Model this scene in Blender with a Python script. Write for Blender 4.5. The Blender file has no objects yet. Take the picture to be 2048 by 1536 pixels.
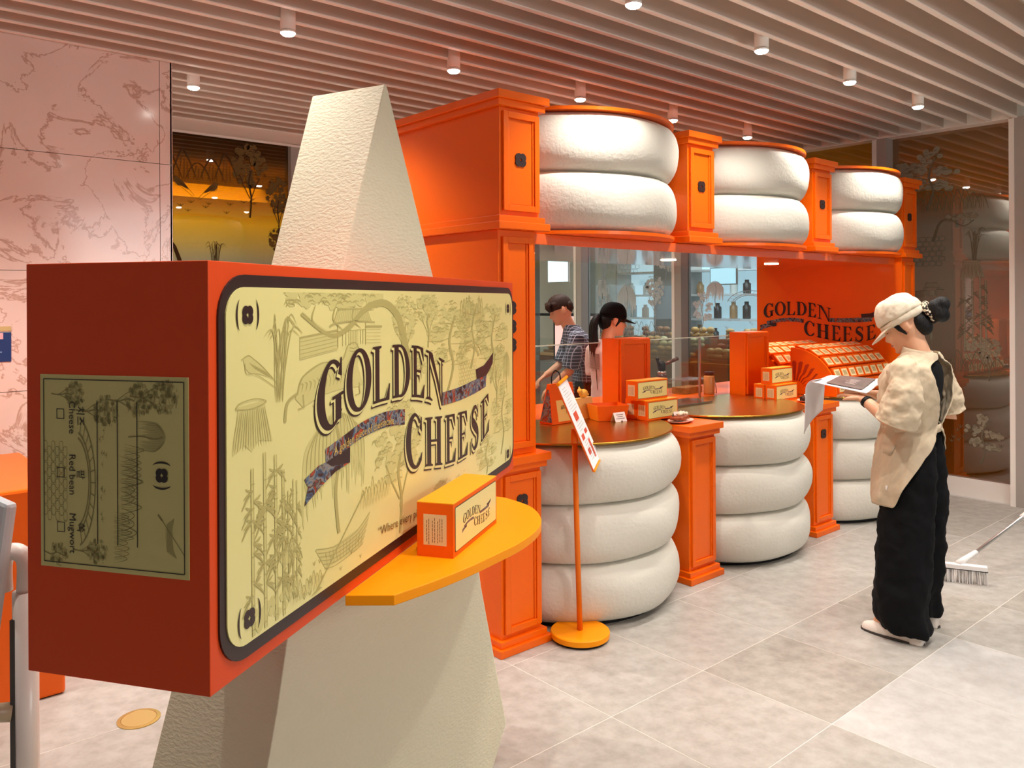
import bpy, bmesh, math, random
from math import sin, cos, pi, radians, sqrt, atan2, hypot
from mathutils import Vector, Matrix, noise
SC = bpy.context.scene
COL = SC.collection
random.seed(7)
F, CAMH, TH = 1610.0, 1.55, radians(49.2)
ST, CT = sin(TH), cos(TH)
def W(X, Y):            # camera-ground frame (X right, Y ahead) -> room frame (along counters, into depth)
    return X*ST + Y*CT, -X*CT + Y*ST
# ---------------------------------------------------------------- camera, world, light, exposure
cd = bpy.data.cameras.new('camera'); cam = bpy.data.objects.new('camera', cd); COL.objects.link(cam); SC.camera = cam
cd.sensor_width = 36; cd.lens = F/2048*36; cd.shift_y = -(768-601)/2048; cd.clip_start = .02
cam.rotation_mode = 'QUATERNION'
fwd = Vector((W(0, 1)[0], W(0, 1)[1], 0)); rgt = Vector((W(1, 0)[0], W(1, 0)[1], 0)); upv = Vector((0, 0, 1))
ROLL = .0051
r2 = rgt*cos(ROLL) - upv*sin(ROLL); u2 = upv*cos(ROLL) + rgt*sin(ROLL)
cam.rotation_quaternion = Matrix((r2, u2, -fwd)).transposed().to_quaternion()
cam.location = (0, 0, CAMH)
wd = bpy.data.worlds.new('world'); SC.world = wd; wd.use_nodes = True
wd.node_tree.nodes['Background'].inputs[0].default_value = (1, .96, .93, 1)
wd.node_tree.nodes['Background'].inputs[1].default_value = .22
SC.view_settings.view_transform = 'Standard'; SC.view_settings.look = 'None'
SC.view_settings.gamma = 1; SC.view_settings.use_curve_mapping = False
SC.view_settings.exposure = 0.14
SC.cycles.max_bounces = 8; SC.cycles.transparent_max_bounces = 16; SC.cycles.glossy_bounces = 4
SPOT_W, LAMP_COL = 64.0, (1, .93, .86)
def area(name, loc, size, watts, col, rot=(0, 0, 0), sy=None):
    l = bpy.data.lights.new(name, 'AREA'); l.energy = watts; l.color = col; l.size = size
    if sy: l.shape = 'RECTANGLE'; l.size_y = sy
    o = bpy.data.objects.new(name, l); o.location = loc; o.rotation_euler = rot; COL.objects.link(o); return o
# added unseen fill lamp from the hall side, then bakery and back room lamps
area('hall_side_fill', (W(4.6, .2)[0], W(4.6, .2)[1], 2.7), 2.4, 115, (1, .96, .94), (radians(62), 0, atan2(W(1,0)[1],W(1,0)[0])+radians(82)))
area('bakery_light', (8.9, 5.6, 2.75), 2.6, 130, (.86, .95, 1))
area('back_room_light', (2.6, 8.2, 2.85), 2.6, 110, (1, .93, .78))
# ---------------------------------------------------------------- helpers
def lin(c):
    return tuple(((v/255)/12.92 if v <= 10 else ((v/255+.055)/1.055)**2.4) for v in c)
MATS = {}
def mat(name, rgb, rough=.5, metal=0, coat=0, bump=0, bscale=60, var=0, vscale=3, emit=0, trans=0, spec=.5, stretch=None, dark=None):
    if name in MATS: return MATS[name]
    m = bpy.data.materials.new(name); m.use_nodes = True; nt = m.node_tree; b = nt.nodes['Principled BSDF']
    c = lin(rgb)+(1,)
    b.inputs['Base Color'].default_value = c; b.inputs['Roughness'].default_value = rough; b.inputs['Metallic'].default_value = metal
    b.inputs['Coat Weight'].default_value = coat; b.inputs['Coat Roughness'].default_value = .08
    b.inputs['Specular IOR Level'].default_value = spec
    if trans: b.inputs['Transmission Weight'].default_value = trans
    if emit:
        b.inputs['Emission Color'].default_value = c; b.inputs['Emission Strength'].default_value = emit
    if bump or var:
        tc = nt.nodes.new('ShaderNodeTexCoord'); mp = nt.nodes.new('ShaderNodeMapping'); nt.links.new(tc.outputs['Object'], mp.inputs[0])
        if stretch: mp.inputs['Scale'].default_value = stretch
    if bump:
        n = nt.nodes.new('ShaderNodeTexNoise'); n.inputs['Scale'].default_value = bscale; n.inputs['Detail'].default_value = 3
        bp = nt.nodes.new('ShaderNodeBump'); bp.inputs['Strength'].default_value = bump; bp.inputs['Distance'].default_value = .004
        nt.links.new(mp.outputs[0], n.inputs['Vector']); nt.links.new(n.outputs[0], bp.inputs['Height']); nt.links.new(bp.outputs[0], b.inputs['Normal'])
    if var:
        n2 = nt.nodes.new('ShaderNodeTexNoise'); n2.inputs['Scale'].default_value = vscale; n2.inputs['Detail'].default_value = 6
        n2.inputs['Roughness'].default_value = .65
        mx = nt.nodes.new('ShaderNodeMix'); mx.data_type = 'RGBA'
        d = lin(dark) if dark else tuple(v*(1-var) for v in c[:3])
        mx.inputs[6].default_value = c; mx.inputs[7].default_value = tuple(d)+(1,)
        cr = nt.nodes.new('ShaderNodeValToRGB'); cr.color_ramp.elements[0].position = .38; cr.color_ramp.elements[1].position = .66
        nt.links.new(mp.outputs[0], n2.inputs['Vector']); nt.links.new(n2.outputs[0], cr.inputs[0]); nt.links.new(cr.outputs[0], mx.inputs[0]); nt.links.new(mx.outputs[2], b.inputs['Base Color'])
    MATS[name] = m; return m
class MB:
    def __init__(s): s.v = []; s.f = []; s.M = None
    def add(s, vs, fs):
        o = len(s.v)
        s.v += [tuple(s.M @ Vector(v)) if s.M else tuple(v) for v in vs]; s.f += [tuple(i+o for i in f) for f in fs]; return s
    def box(s, x0, x1, y0, y1, z0, z1):
        return s.add([(x0,y0,z0),(x1,y0,z0),(x1,y1,z0),(x0,y1,z0),(x0,y0,z1),(x1,y0,z1),(x1,y1,z1),(x0,y1,z1)],
                     [(0,3,2,1),(4,5,6,7),(0,1,5,4),(1,2,6,5),(2,3,7,6),(3,0,4,7)])
    def poly(s, pts): return s.add(pts, [tuple(range(len(pts)))])
    def prism(s, pts, z0, z1):          # pts 2D, counter-clockwise, in x,y
        n = len(pts)
        return s.add([(p[0],p[1],z0) for p in pts]+[(p[0],p[1],z1) for p in pts],
                     [tuple(range(n))[::-1], tuple(range(n, 2*n))]+[(i,(i+1)%n,n+(i+1)%n,n+i) for i in range(n)])
    def loft(s, rings, cap=True):
        n = len(rings[0]); vs = [p for r in rings for p in r]; fs = []
        for k in range(len(rings)-1):
            for i in range(n): fs.append((k*n+i, k*n+(i+1)%n, (k+1)*n+(i+1)%n, (k+1)*n+i))
        if cap: fs += [tuple(range(n))[::-1], tuple(range((len(rings)-1)*n, len(rings)*n))]
        return s.add(vs, fs)
    def lathe(s, prof, cx=0, cy=0, seg=32, cap=True, wob=None):
        return s.loft([[(cx+(r+(wob(2*pi*i/seg, z) if wob else 0))*cos(2*pi*i/seg), cy+(r+(wob(2*pi*i/seg, z) if wob else 0))*sin(2*pi*i/seg), z) for i in range(seg)] for r, z in prof], cap)
    def tube(s, pts, r, seg=8, cap=True, flat=1):
        pts = [Vector(p) for p in pts]; rr = r if isinstance(r, (list, tuple)) else [r]*len(pts); rings = []
        t = (pts[1]-pts[0]).normalized(); a = t.orthogonal().normalized()
        for i, p in enumerate(pts):
            t = ((pts[min(i+1,len(pts)-1)]-pts[max(i-1,0)])).normalized()
            a = (a - t*a.dot(t)).normalized(); b = t.cross(a)
            rings.append([tuple(p+(a*cos(2*pi*k/seg)+b*sin(2*pi*k/seg)*flat)*rr[i]) for k in range(seg)])
        return s.loft(rings, cap)
    def ball(s, c, r, seg=12, rg=8, sc=(1,1,1)):
        return s.loft([[(c[0]+r*sc[0]*sin(pi*(k+.02)/(rg+.04))*cos(2*pi*i/seg), c[1]+r*sc[1]*sin(pi*(k+.02)/(rg+.04))*sin(2*pi*i/seg), c[2]-r*sc[2]*cos(pi*(k+.02)/(rg+.04))) for i in range(seg)] for k in range(rg+1)])
    def mesh(s, name, material, smooth=False, ang=None):
        me = bpy.data.meshes.new(name); me.from_pydata(s.v, [], s.f)
        if material: me.materials.append(material)
        if smooth: me.polygons.foreach_set('use_smooth', [True]*len(me.polygons))
        if ang: me.shade_smooth() if False else None; me.set_sharp_from_angle(angle=radians(ang))
        me.update(); return me
    def build(s, name, material, parent=None, smooth=False, bevel=0, loc=None, rot=None, ang=None, sub=0, label=None):
        o = bpy.data.objects.new(name, s.mesh(name, material, smooth, ang)); COL.objects.link(o)
        if parent: o.parent = parent
        if loc: o.location = loc
        if rot is not None: o.rotation_euler = (0, 0, rot) if not hasattr(rot, '__len__') else rot
        if bevel:
            b = o.modifiers.new('bevel', 'BEVEL'); b.width = bevel; b.segments = 2; b.limit_method = 'ANGLE'
        if sub:
            b = o.modifiers.new('sub', 'SUBSURF'); b.levels = b.render_levels = sub
        if label: o['label'] = label
        return o
def inst(me, name, parent=None, loc=(0,0,0), rot=(0,0,0), scale=(1,1,1)):
    o = bpy.data.objects.new(name, me); COL.objects.link(o); o.parent = parent; o.location = loc; o.rotation_euler = rot; o.scale = scale; return o
def thing(name, label, cat, loc=(0,0,0), rotz=0, group=None):
    o = bpy.data.objects.new(name, None); COL.objects.link(o); o.empty_display_size = .05
    o.location = loc; o.rotation_euler = (0, 0, rotz); return tag(o, label, cat, group)
def tag(o, label, cat, group=None):
    o['label'] = label; o['category'] = cat
    if group: o['group'] = group
    return o
def struct(o): o['kind'] = 'structure'; return o
def stuff(o): o['kind'] = 'stuff'; return o
def dup(o, loc=None, rotz=None, label=None, parent=None):
    c = o.copy(); COL.objects.link(c)
    if parent: c.parent = parent
    if loc: c.location = loc
    if rotz is not None: c.rotation_euler = (0, 0, rotz)
    if label: c['label'] = label
    for ch in list(o.children): dup(ch, parent=c)
    return c
def text_mesh(body, size, material, name, align='LEFT', space=1):
    cu = bpy.data.curves.new(name, 'FONT'); cu.body = body; cu.size = size; cu.align_x = align; cu.space_character = space; cu.resolution_u = 2
    o = bpy.data.objects.new(name, cu); COL.objects.link(o)
    me = bpy.data.meshes.new_from_object(o.evaluated_get(bpy.context.evaluated_depsgraph_get())); bpy.data.objects.remove(o)
    me.materials.clear(); me.materials.append(material); me.name = name; return me
# ---------------------------------------------------------------- materials
ORANGE = mat('orange_paint', (244, 104, 2), .34, coat=.08, spec=.3)
VERM = mat('vermilion_paint', (222, 74, 22), .45, spec=.3)
BOXOR = mat('orange_card', (242, 100, 8), .5, spec=.25)
AMBER = mat('amber_paint', (254, 156, 4), .42, spec=.2)
CREAM = mat('cream_print', (232, 222, 148), .34, coat=.25)
OLIVE = mat('olive_print_fill', (212, 202, 130), .45)
OLIVEL = mat('olive_print_line', (182, 171, 104), .45)
KRAFT = mat('olive_label_paper', (212, 205, 138), .5)
KRAFTL = mat('olive_label_line', (146, 137, 84), .5)
DARK = mat('dark_brown_print', (48, 26, 24), .4)
CHEESE = mat('white_plaster', (216, 213, 201), .55, bump=.55, bscale=55, spec=.35)
FOAM = mat('ivory_rough_coating', (220, 213, 186), .6, bump=.7, bscale=70, stretch=(1, 1, 2.2), spec=.3)
BRASS = mat('brushed_brass', (204, 156, 62), .27, metal=1, bump=.04, bscale=30, stretch=(1, 14, 1), var=.12, vscale=4)
WHITE = mat('white_lacquer', (248, 242, 234), .45)
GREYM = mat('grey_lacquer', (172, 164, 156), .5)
BEIGE = mat('beige_slat_paint', (226, 210, 196), .6)
BLACK = mat('black_plastic', (14, 13, 14), .5, spec=.3)
PAPER = mat('white_paper', (244, 240, 242), .6)
SILVER = mat('brushed_steel', (190, 190, 190), .3, metal=1)
def schlick(nt, refl):
    lw = nt.nodes.new('ShaderNodeLayerWeight'); lw.inputs[0].default_value = .5
    pw_ = nt.nodes.new('ShaderNodeMath'); pw_.operation = 'POWER'; pw_.inputs[1].default_value = 4.5
    ma = nt.nodes.new('ShaderNodeMath'); ma.operation = 'MULTIPLY_ADD'; ma.use_clamp = True; ma.inputs[1].default_value = .8; ma.inputs[2].default_value = refl+.02
    nt.links.new(lw.outputs['Facing'], pw_.inputs[0]); nt.links.new(pw_.outputs[0], ma.inputs[0]); return ma.outputs[0]
def glass_mat(name, tint, refl=.1, rough=.02):
    m = bpy.data.materials.new(name); m.use_nodes = True; nt = m.node_tree; nt.nodes.clear()
    out = nt.nodes.new('ShaderNodeOutputMaterial'); mx = nt.nodes.new('ShaderNodeMixShader')
    t = nt.nodes.new('ShaderNodeBsdfTransparent'); t.inputs[0].default_value = tint+(1,)
    g = nt.nodes.new('ShaderNodeBsdfGlossy'); g.inputs['Roughness'].default_value = rough; g.inputs[0].default_value = (1,1,1,1)
    nt.links.new(schlick(nt, refl), mx.inputs[0])
    nt.links.new(t.outputs[0], mx.inputs[1]); nt.links.new(g.outputs[0], mx.inputs[2]); nt.links.new(mx.outputs[0], out.inputs[0]); return m
GLASS = glass_mat('clear_glass', (.93, .96, .95), .02)
# ---------------------------------------------------------------- room shell
def floor_mat():
    m = mat('floor_tile', (186, 183, 176), .38, bump=.12, bscale=30, var=.2, vscale=14, dark=(164, 160, 152)); return m
FT = floor_mat()
FT2 = mat('floor_tile_pale', (204, 203, 200), .36, bump=.12, bscale=30, var=.2, vscale=14, dark=(188, 186, 182))
FT3 = mat('floor_tile_grey', (178, 174, 165), .4, bump=.12, bscale=30, var=.25, vscale=14, dark=(154, 149, 140))
GROUT = mat('pale_grout', (240, 234, 222), .7)
fl = struct(MB().box(-6, 13, -5, 11, -.08, -.012).build('floor', mat('screed', (150, 144, 136), .8)))
TS = .565
tiles = []
for v, m_ in enumerate((FT, FT, FT, FT2, FT3)):
    b = MB().box(.0013, TS-.0013, .0013, TS-.0013, -.012, 0)
    tiles.append(b.mesh('floor_tile', m_))
gr = MB().box(-6, 13, -5, 11, -.0119, -.0004).build('grout', GROUT, fl); stuff(gr)
pale = {(0,-1),(1,-1),(0,-2),(1,-2),(7,1)}
rest = MB()
for i in range(-9, 15):
    for j in range(-8, 13):
        a0, b0 = 2.795+i*TS, 1.465+j*TS
        near = a0 < 8.0 and b0 < 5.2 and a0 > -1.2 and b0 > -.6
        if near:
            k = 3 if (i, j) in pale else (4 if random.random() < .22 else random.choice((0, 1, 2)))
            inst(tiles[k], 'tile', fl, (a0, b0, 0))
        else: rest.box(a0+.0015, a0+TS-.0015, b0+.0015, b0+TS-.0015, -.012, 0)
stuff(rest.build('tile_field', FT, fl))
ce = struct(MB().box(-6, 6.86, -5, 6.1, 3.03, 3.2).build('ceiling', BEIGE))
slat = MB().box(0, 11.8, 0, .026, 2.895, 3.03).mesh('ceiling_slat', mat('slat_paint', (212, 197, 184), .6))
cap = MB().box(0, 11.8, -.0015, .0275, 2.889, 2.895).mesh('slat_edge', WHITE)  # white underside paints in light from the floor; slat sides kept darker
for k in range(-32, 24):
    b = 2.062+.1705*k
    a0 = -5.0 if b < 4.62 else 1.52
    sx = (6.75-a0)/11.8
    s_ = inst(slat, 'slat', ce, (a0, b, 0), scale=(sx, 1, 1)); inst(cap, 'painted_lit_edge', s_, (0, 0, 0))
# marble wall
def marble():
    m = mat('pink_marble', (236, 212, 202), .16, coat=.2); nt = m.node_tree; b = nt.nodes['Principled BSDF']
    tc = nt.nodes.new('ShaderNodeTexCoord'); n = nt.nodes.new('ShaderNodeTexNoise'); n.inputs['Scale'].default_value = 2.6; n.inputs['Detail'].default_value = 9; n.inputs['Distortion'].default_value = 1.0
    n.inputs['Roughness'].default_value = .62
    w = nt.nodes.new('ShaderNodeMath'); w.operation = 'SUBTRACT'; w.inputs[1].default_value = .5; ab = nt.nodes.new('ShaderNodeMath'); ab.operation = 'ABSOLUTE'
    cr = nt.nodes.new('ShaderNodeValToRGB'); e = cr.color_ramp.elements; e[0].position = 0; e[0].color = lin((204, 168, 150))+(1,); e[1].position = .016; e[1].color = lin((242, 222, 213))+(1,)
    e2 = cr.color_ramp.elements.new(.007); e2.color = lin((214, 182, 168))+(1,)
    n2 = nt.nodes.new('ShaderNodeTexNoise'); n2.inputs['Scale'].default_value = 2.2; n2.inputs['Detail'].default_value = 4
    mx = nt.nodes.new('ShaderNodeMix'); mx.data_type = 'RGBA'; mx.blend_type = 'MULTIPLY'; mx.inputs[0].default_value = .35
    c2 = nt.nodes.new('ShaderNodeValToRGB'); c2.color_ramp.elements[0].color = (.82, .77, .70, 1); c2.color_ramp.elements[0].position = .35; c2.color_ramp.elements[1].color = (1, 1, 1, 1); c2.color_ramp.elements[1].position = .6
    L = nt.links.new
    L(tc.outputs['Object'], n.inputs['Vector']); L(tc.outputs['Object'], n2.inputs['Vector']); L(n.outputs[0], w.inputs[0]); L(w.outputs[0], ab.inputs[0]); L(ab.outputs[0], cr.inputs[0])
    L(cr.outputs[0], mx.inputs[6]); L(n2.outputs[0], c2.inputs[0]); L(c2.outputs[0], mx.inputs[7]); L(mx.outputs[2], b.inputs['Base Color'])
    return m
MARB = marble()
wl = struct(MB().box(-5, 1.50, 4.68, 6.2, 0, 2.91).build('wall_left', mat('marble_backing', (150, 110, 96), .6)))
for i in range(5):
    for j in range(5):
        z0 = -.1+.605*j; z1 = min(z0+.602, 2.905)
        a1 = 1.442-1.21*i
        MB().box(a1-1.207, a1, 4.66, 4.685, max(z0, .001), z1).build('marble_panel', MARB, wl)
for j in range(5):
    z0 = -.1+.605*j
    MB().box(1.445, 1.508, 4.66, 4.685, max(z0, .001), min(z0+.602, 2.905)).build('marble_panel', MARB, wl)
MB().box(1.50, 1.512, 4.66, 6.05, 0, 2.905).build('marble_return', MARB, wl)
struct(MB().box(-5, 1.51, 4.64, 4.67, 2.905, 3.0).build('trim_1', WHITE))
# glass walls: film coloured by height, its amber zones printed
def film(name, stops, refl):
    m = bpy.data.materials.new(name); m.use_nodes = True; nt = m.node_tree; nt.nodes.clear(); N = nt.nodes.new; L = nt.links.new
    out = N('ShaderNodeOutputMaterial'); tc = N('ShaderNodeTexCoord'); sx = N('ShaderNodeSeparateXYZ'); dv = N('ShaderNodeMath'); dv.operation = 'DIVIDE'; dv.inputs[1].default_value = 3.0
    L(tc.outputs['Object'], sx.inputs[0]); L(sx.outputs[2], dv.inputs[0])
    r1 = N('ShaderNodeValToRGB'); r2_ = N('ShaderNodeValToRGB')
    for r, k in ((r1, 1), (r2_, 2)):
        el = r.color_ramp.elements
        while len(el) < len(stops): el.new(.5)
        for e, s in zip(el, stops): e.position = s[0]/3.0; e.color = (lin(s[1])+(1,)) if k == 1 else (s[2],)*3+(1,)
        L(dv.outputs[0], r.inputs[0])
    t = N('ShaderNodeBsdfTransparent'); d = N('ShaderNodeBsdfDiffuse'); L(r1.outputs[0], t.inputs[0]); L(r1.outputs[0], d.inputs[0])
    m1 = N('ShaderNodeMixShader'); L(r2_.outputs[0], m1.inputs[0]); L(t.outputs[0], m1.inputs[1]); L(d.outputs[0], m1.inputs[2])
    g = N('ShaderNodeBsdfGlossy'); g.inputs['Roughness'].default_value = .015; m2 = N('ShaderNodeMixShader')
    L(schlick(nt, refl), m2.inputs[0]); L(m1.outputs[0], m2.inputs[1]); L(g.outputs[0], m2.inputs[2]); L(m2.outputs[0], out.inputs[0]); return m
FILM_R = film('film_right', [(0, (150, 92, 20), .35), (.75, (140, 92, 30), .35), (1.15, (180, 172, 154), .32), (2.15, (196, 190, 174), .32), (2.45, (190, 138, 40), .42), (3.0, (150, 98, 22), .5)], .19)  # pale grey middle stands in for the reflected marble wall
FILM_C = film('film_clear', [(0, (170, 120, 50), .3), (.9, (190, 160, 110), .12), (1.2, (222, 230, 232), .05), (2.2, (222, 230, 232), .06), (2.5, (196, 150, 50), .3)], .05)
FILM_B = film('film_back', [(0, (200, 200, 190), .1), (1.5, (190, 204, 208), .1), (1.85, (200, 200, 196), .1), (2.15, (246, 222, 120), .1), (2.35, (220, 170, 40), .15), (2.7, (110, 70, 10), .25), (3, (80, 48, 8), .3)], .05)
AG = 6.85
posts_b = [2.10, 3.125, 4.18, 5.23, 6.66]
wr = struct(MB().box(AG-.13, AG+.06, 2.06, 6.75, 2.885, 3.12).build('wall_right', WHITE))
for b in posts_b:
    MB().box(AG-.13, AG+.03, b-.018, b+.018, 0, 2.89).build('mullion', WHITE, wr)
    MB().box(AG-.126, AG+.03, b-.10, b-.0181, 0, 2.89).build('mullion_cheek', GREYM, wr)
MB().box(AG-.06, AG+.05, 2.12, 6.7, 0, .135).build('plinth', WHITE, wr)
k = 1
for b0, b1 in zip(posts_b[:-1], posts_b[1:]):
    w_ = struct(MB().box(AG-.006, AG+.006, b0+.018, b1-.10, .13, 2.886).build('window_%d' % k, FILM_R if b1 < 4 else FILM_C)); k += 1
wb = struct(MB().box(1.5, AG, 6.0, 6.14, 2.80, 3.12).build('wall_back', BEIGE))
for a in (1.53, 2.92, 4.3):
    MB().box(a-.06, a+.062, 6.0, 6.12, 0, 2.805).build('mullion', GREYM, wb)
MB().box(1.5, 5.6, 5.99, 6.01, 2.785, 2.80).build('head_trim', WHITE, wb)
for a0, a1 in ((1.59, 2.86), (2.98, 4.24), (4.36, 5.6)):
    struct(MB().box(a0, a1, 6.05, 6.062, .1, 2.80).build('window_%d' % k, FILM_B)); k += 1
MB().box(1.5, 5.6, 6.0, 6.1, 0, .1).build('plinth', WHITE, wb)
# rooms beyond the glass
struct(MB().box(-1, 13, 10.4, 10.5, 0, 3.3).build('wall_rear_far', mat('far_wall_cream', (222, 214, 196), .7)))
struct(MB().box(12.0, 12.1, 1.0, 10.5, 0, 3.3).build('wall_side_far', mat('far_wall_grey', (176, 178, 178), .7)))
struct(MB().box(-1, 13, 6.2, 10.5, 3.1, 3.2).build('ceiling_back', mat('far_ceiling', (236, 228, 206), .8)))
struct(MB().box(6.92, 13, 1.0, 6.2, 3.1, 3.2).build('ceiling_side', mat('far_ceiling', (236, 228, 206), .8)))
# downlights
LAMP = mat('lamp_lens', (255, 250, 240), .5, emit=40)
dl_can = MB().lathe([(.036, 2.835), (.036, 3.03)], seg=20).mesh('can', WHITE, True)
dl_rim = MB().lathe([(.033, 2.834), (.036, 2.826), (.036, 2.84)], seg=20).mesh('rim', WHITE, True)
dl_len = MB().lathe([(.012, 2.812), (.026, 2.816), (.034, 2.824), (.034, 2.833)], seg=20).mesh('lens', LAMP)
n = 0
rown = {0: 'nearest the hall edge', 1: 'over the open floor', 2: 'in front of the kiosk', 3: 'above the kiosk roof', 4: 'near the back windows'}
for j, b in enumerate((-.28, 1.0, 2.29, 3.59, 4.86)):
    for i, a in enumerate((-.25, .73, 1.70, 2.68, 3.68, 4.62, 5.56)):
        if j == 4 and a < 1.5: continue
        if (j == 2 and i == 2) or j == 0 or (i == 0 and j < 3): continue
        t = thing('ceiling_downlight', 'white ceiling downlight, %s of the row %s' % (['first', 'second', 'third', 'fourth', 'fifth', 'sixth', 'seventh'][i], rown[j]), 'light', (a, b, 0), 0, 'downlights between the ceiling slats')
        inst(dl_can, 'can', t); inst(dl_rim, 'rim', t); inst(dl_len, 'lens', t)
        l = bpy.data.lights.new('downlight', 'SPOT'); l.energy = SPOT_W*(.16 if j == 3 and i > 2 else 1.5 if j == 3 else 1.0); l.color = LAMP_COL; l.spot_size = radians(112); l.spot_blend = .9; l.shadow_soft_size = .03
        lo = bpy.data.objects.new('downlight_lamp', l); lo.location = (0, 0, 2.795); lo.parent = t; COL.objects.link(lo)
# ---------------------------------------------------------------- flat print art (drawn as thin flat shapes in x,z; faces -y)
class Art:
    def __init__(s): s.mb = MB(); s.T = None; s.y = 0.0; s.n = 0
    def pt(s, p):
        if s.T: p = s.T(p)
        return (p[0], s.y-(s.n % 24)*1e-5, p[1])
    def quadstrip(s, A, B):
        s.n += 1
        vs = [s.pt(p) for p in A]+[s.pt(p) for p in B]; n = len(A)
        s.mb.add(vs, [(i, i+1, n+i+1, n+i) for i in range(n-1)])
    def poly(s, pts): s.n += 1; s.mb.poly([s.pt(p) for p in pts])
    def stroke(s, pts, w, taper=False):
        n = len(pts); A = []; B = []
        for i, p in enumerate(pts):
            q0 = pts[max(i-1, 0)]; q1 = pts[min(i+1, n-1)]; dx, dz = q1[0]-q0[0], q1[1]-q0[1]; L = hypot(dx, dz) or 1
            ww = (w[i] if isinstance(w, (list, tuple)) else w)/2
            if taper: ww *= sin(pi*(i+.35)/(n-.3))
            A.append((p[0]-dz/L*ww, p[1]+dx/L*ww)); B.append((p[0]+dz/L*ww, p[1]-dx/L*ww))
        s.quadstrip(A, B)
    def rect(s, x0, x1, z0, z1, n=1):
        s.quadstrip([(x0+(x1-x0)*i/n, z0) for i in range(n+1)], [(x0+(x1-x0)*i/n, z1) for i in range(n+1)])
def curve(pts, n=24):
    out = []; P = [pts[0]]+list(pts)+[pts[-1]]
    for i in range(1, len(P)-2):
        for k in range(n//(len(pts)-1)+1):
            t = k/(n//(len(pts)-1)+1); p0, p1, p2, p3 = P[i-1], P[i], P[i+1], P[i+2]
            out.append(tuple(.5*((2*p1[j])+(-p0[j]+p2[j])*t+(2*p0[j]-5*p1[j]+4*p2[j]-p3[j])*t*t+(-p0[j]+3*p1[j]-3*p2[j]+p3[j])*t**3) for j in range(len(p1))))
    out.append(tuple(pts[-1])); return out
def ringstrip(a, cx, cz, ro, ri, a0, a1, off=0, n=28):
    A = []; B = []
    for i in range(n+1):
        t = radians(a0+(a1-a0)*i/n)
        A.append((cx+ro[0]*cos(t), cz+ro[1]*sin(t))); B.append((cx+off+ri[0]*cos(t), cz+ri[1]*sin(t)))
    a.quadstrip(A, B)
# display-serif capitals in a unit box (0..1 wide, 0..1 high)
def stem(a, x, w=.24, z0=0, z1=1): a.quadstrip([(x, z0), (x, (z0+z1)/2), (x, z1)], [(x+w, z0), (x+w, (z0+z1)/2), (x+w, z1)]); 
def serif(a, x, z, w=.46, up=True):
    d = .05 if up else -.05
    a.quadstrip([(x-w/2, z), (x-w*.2, z), (x+w*.2, z), (x+w/2, z)], [(x-w/2, z+d*.6), (x-w*.2, z+d*1.2), (x+w*.2, z+d*1.2), (x+w/2, z+d*.6)])
def arm(a, x0, x1, z, up, tip):
    d = .05 if up else -.05
    a.rect(x0, x1, min(z, z+d), max(z, z+d), 4)
    a.poly([(x1-.16, z+d), (x1, z), (x1, z+tip), (x1-.05, z+tip)]) if tip*d > 0 else None
def glyph(a, c):
    if c in 'OCG':
        rng = (0, 360) if c == 'O' else (48, 318) if c == 'C' else (48, 322)
        if c == 'O':
            ringstrip(a, .5, .5, (.5, .53), (.27, .465), 0, 360, 0, 40)
        else:
            ringstrip(a, .54, .5, (.54, .53), (.29, .465), rng[0], rng[1], .04, 34)
            a.poly([(.80, .76), (.96, .70), (.96, 1.0), (.91, 1.0), (.88, .92)])
            if c == 'C': a.poly([(.84, .18), (.93, .12), (.98, .30), (.95, .30)])
            else:
                a.rect(.70, .93, .04, .42, 2); a.rect(.58, 1.04, .40, .45, 3)
    elif c == 'L':
        stem(a, .12); serif(a, .24, 1, .5, False); a.rect(0, .95, 0, .05, 4); a.poly([(.72, .05), (.95, 0), (1.0, .30), (.95, .30)])
    elif c == 'D':
        stem(a, .1); a.rect(0, .5, 0, .05, 3); a.rect(0, .5, .95, 1, 3); ringstrip(a, .42, .5, (.58, .5), (.33, .45), -90, 90)
    elif c == 'E':
        stem(a, .12); a.rect(0, .9, 0, .05, 4); a.rect(0, .86, .95, 1, 4); a.rect(.3, .66, .49, .535, 2)
        a.poly([(.66, .05), (.9, 0), (.97, .28), (.92, .28)]); a.poly([(.86, 1), (.64, .95), (.86, .74), (.91, .74)]); a.poly([(.62, .51), (.7, .36), (.7, .66)])
    elif c == 'N':
        stem(a, .10, .07); stem(a, .82, .07); a.quadstrip([(.06, 1), (.5, .5), (.82, .0)], [(.30, 1), (.66, .5), (.89, .0)])
        serif(a, .12, 0, .36); serif(a, .86, 1, .34, False); a.rect(-.04, .2, .95, 1)
    elif c == 'H':
        for x in (.08, .68): stem(a, x); serif(a, x+.12, 0, .44); serif(a, x+.12, 1, .44, False)
        a.rect(.3, .7, .49, .54, 3)
    elif c == 'S':
        pts = curve([(.86, .80), (.62, .97), (.28, .90), (.20, .70), (.48, .54), (.80, .36), (.76, .10), (.40, .02), (.10, .20)], 40)
        n = len(pts); a.stroke(pts, [.06+.20*sin(pi*i/(n-1))**2.2 for i in range(n)])
        a.poly([(.80, .70), (.90, .70), (.90, 1.0), (.85, 1.0)]); a.poly([(.07, .0), (.12, .0), (.18, .30), (.08, .30)])
S0, Z0 = .038, .949
def env(pts, x):
    if x <= pts[0][0]: return pts[0][1]
    for p, q in zip(pts[:-1], pts[1:]):
        if x <= q[0]: return p[1]+(q[1]-p[1])*(x-p[0])/(q[0]-p[0])
    return pts[-1][1]
GT = [(.334,1.40),(.392,1.42),(.46,1.432),(.532,1.439),(.626,1.442),(.75,1.44),(.884,1.429),(.965,1.41),(1.083,1.375)]
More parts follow.
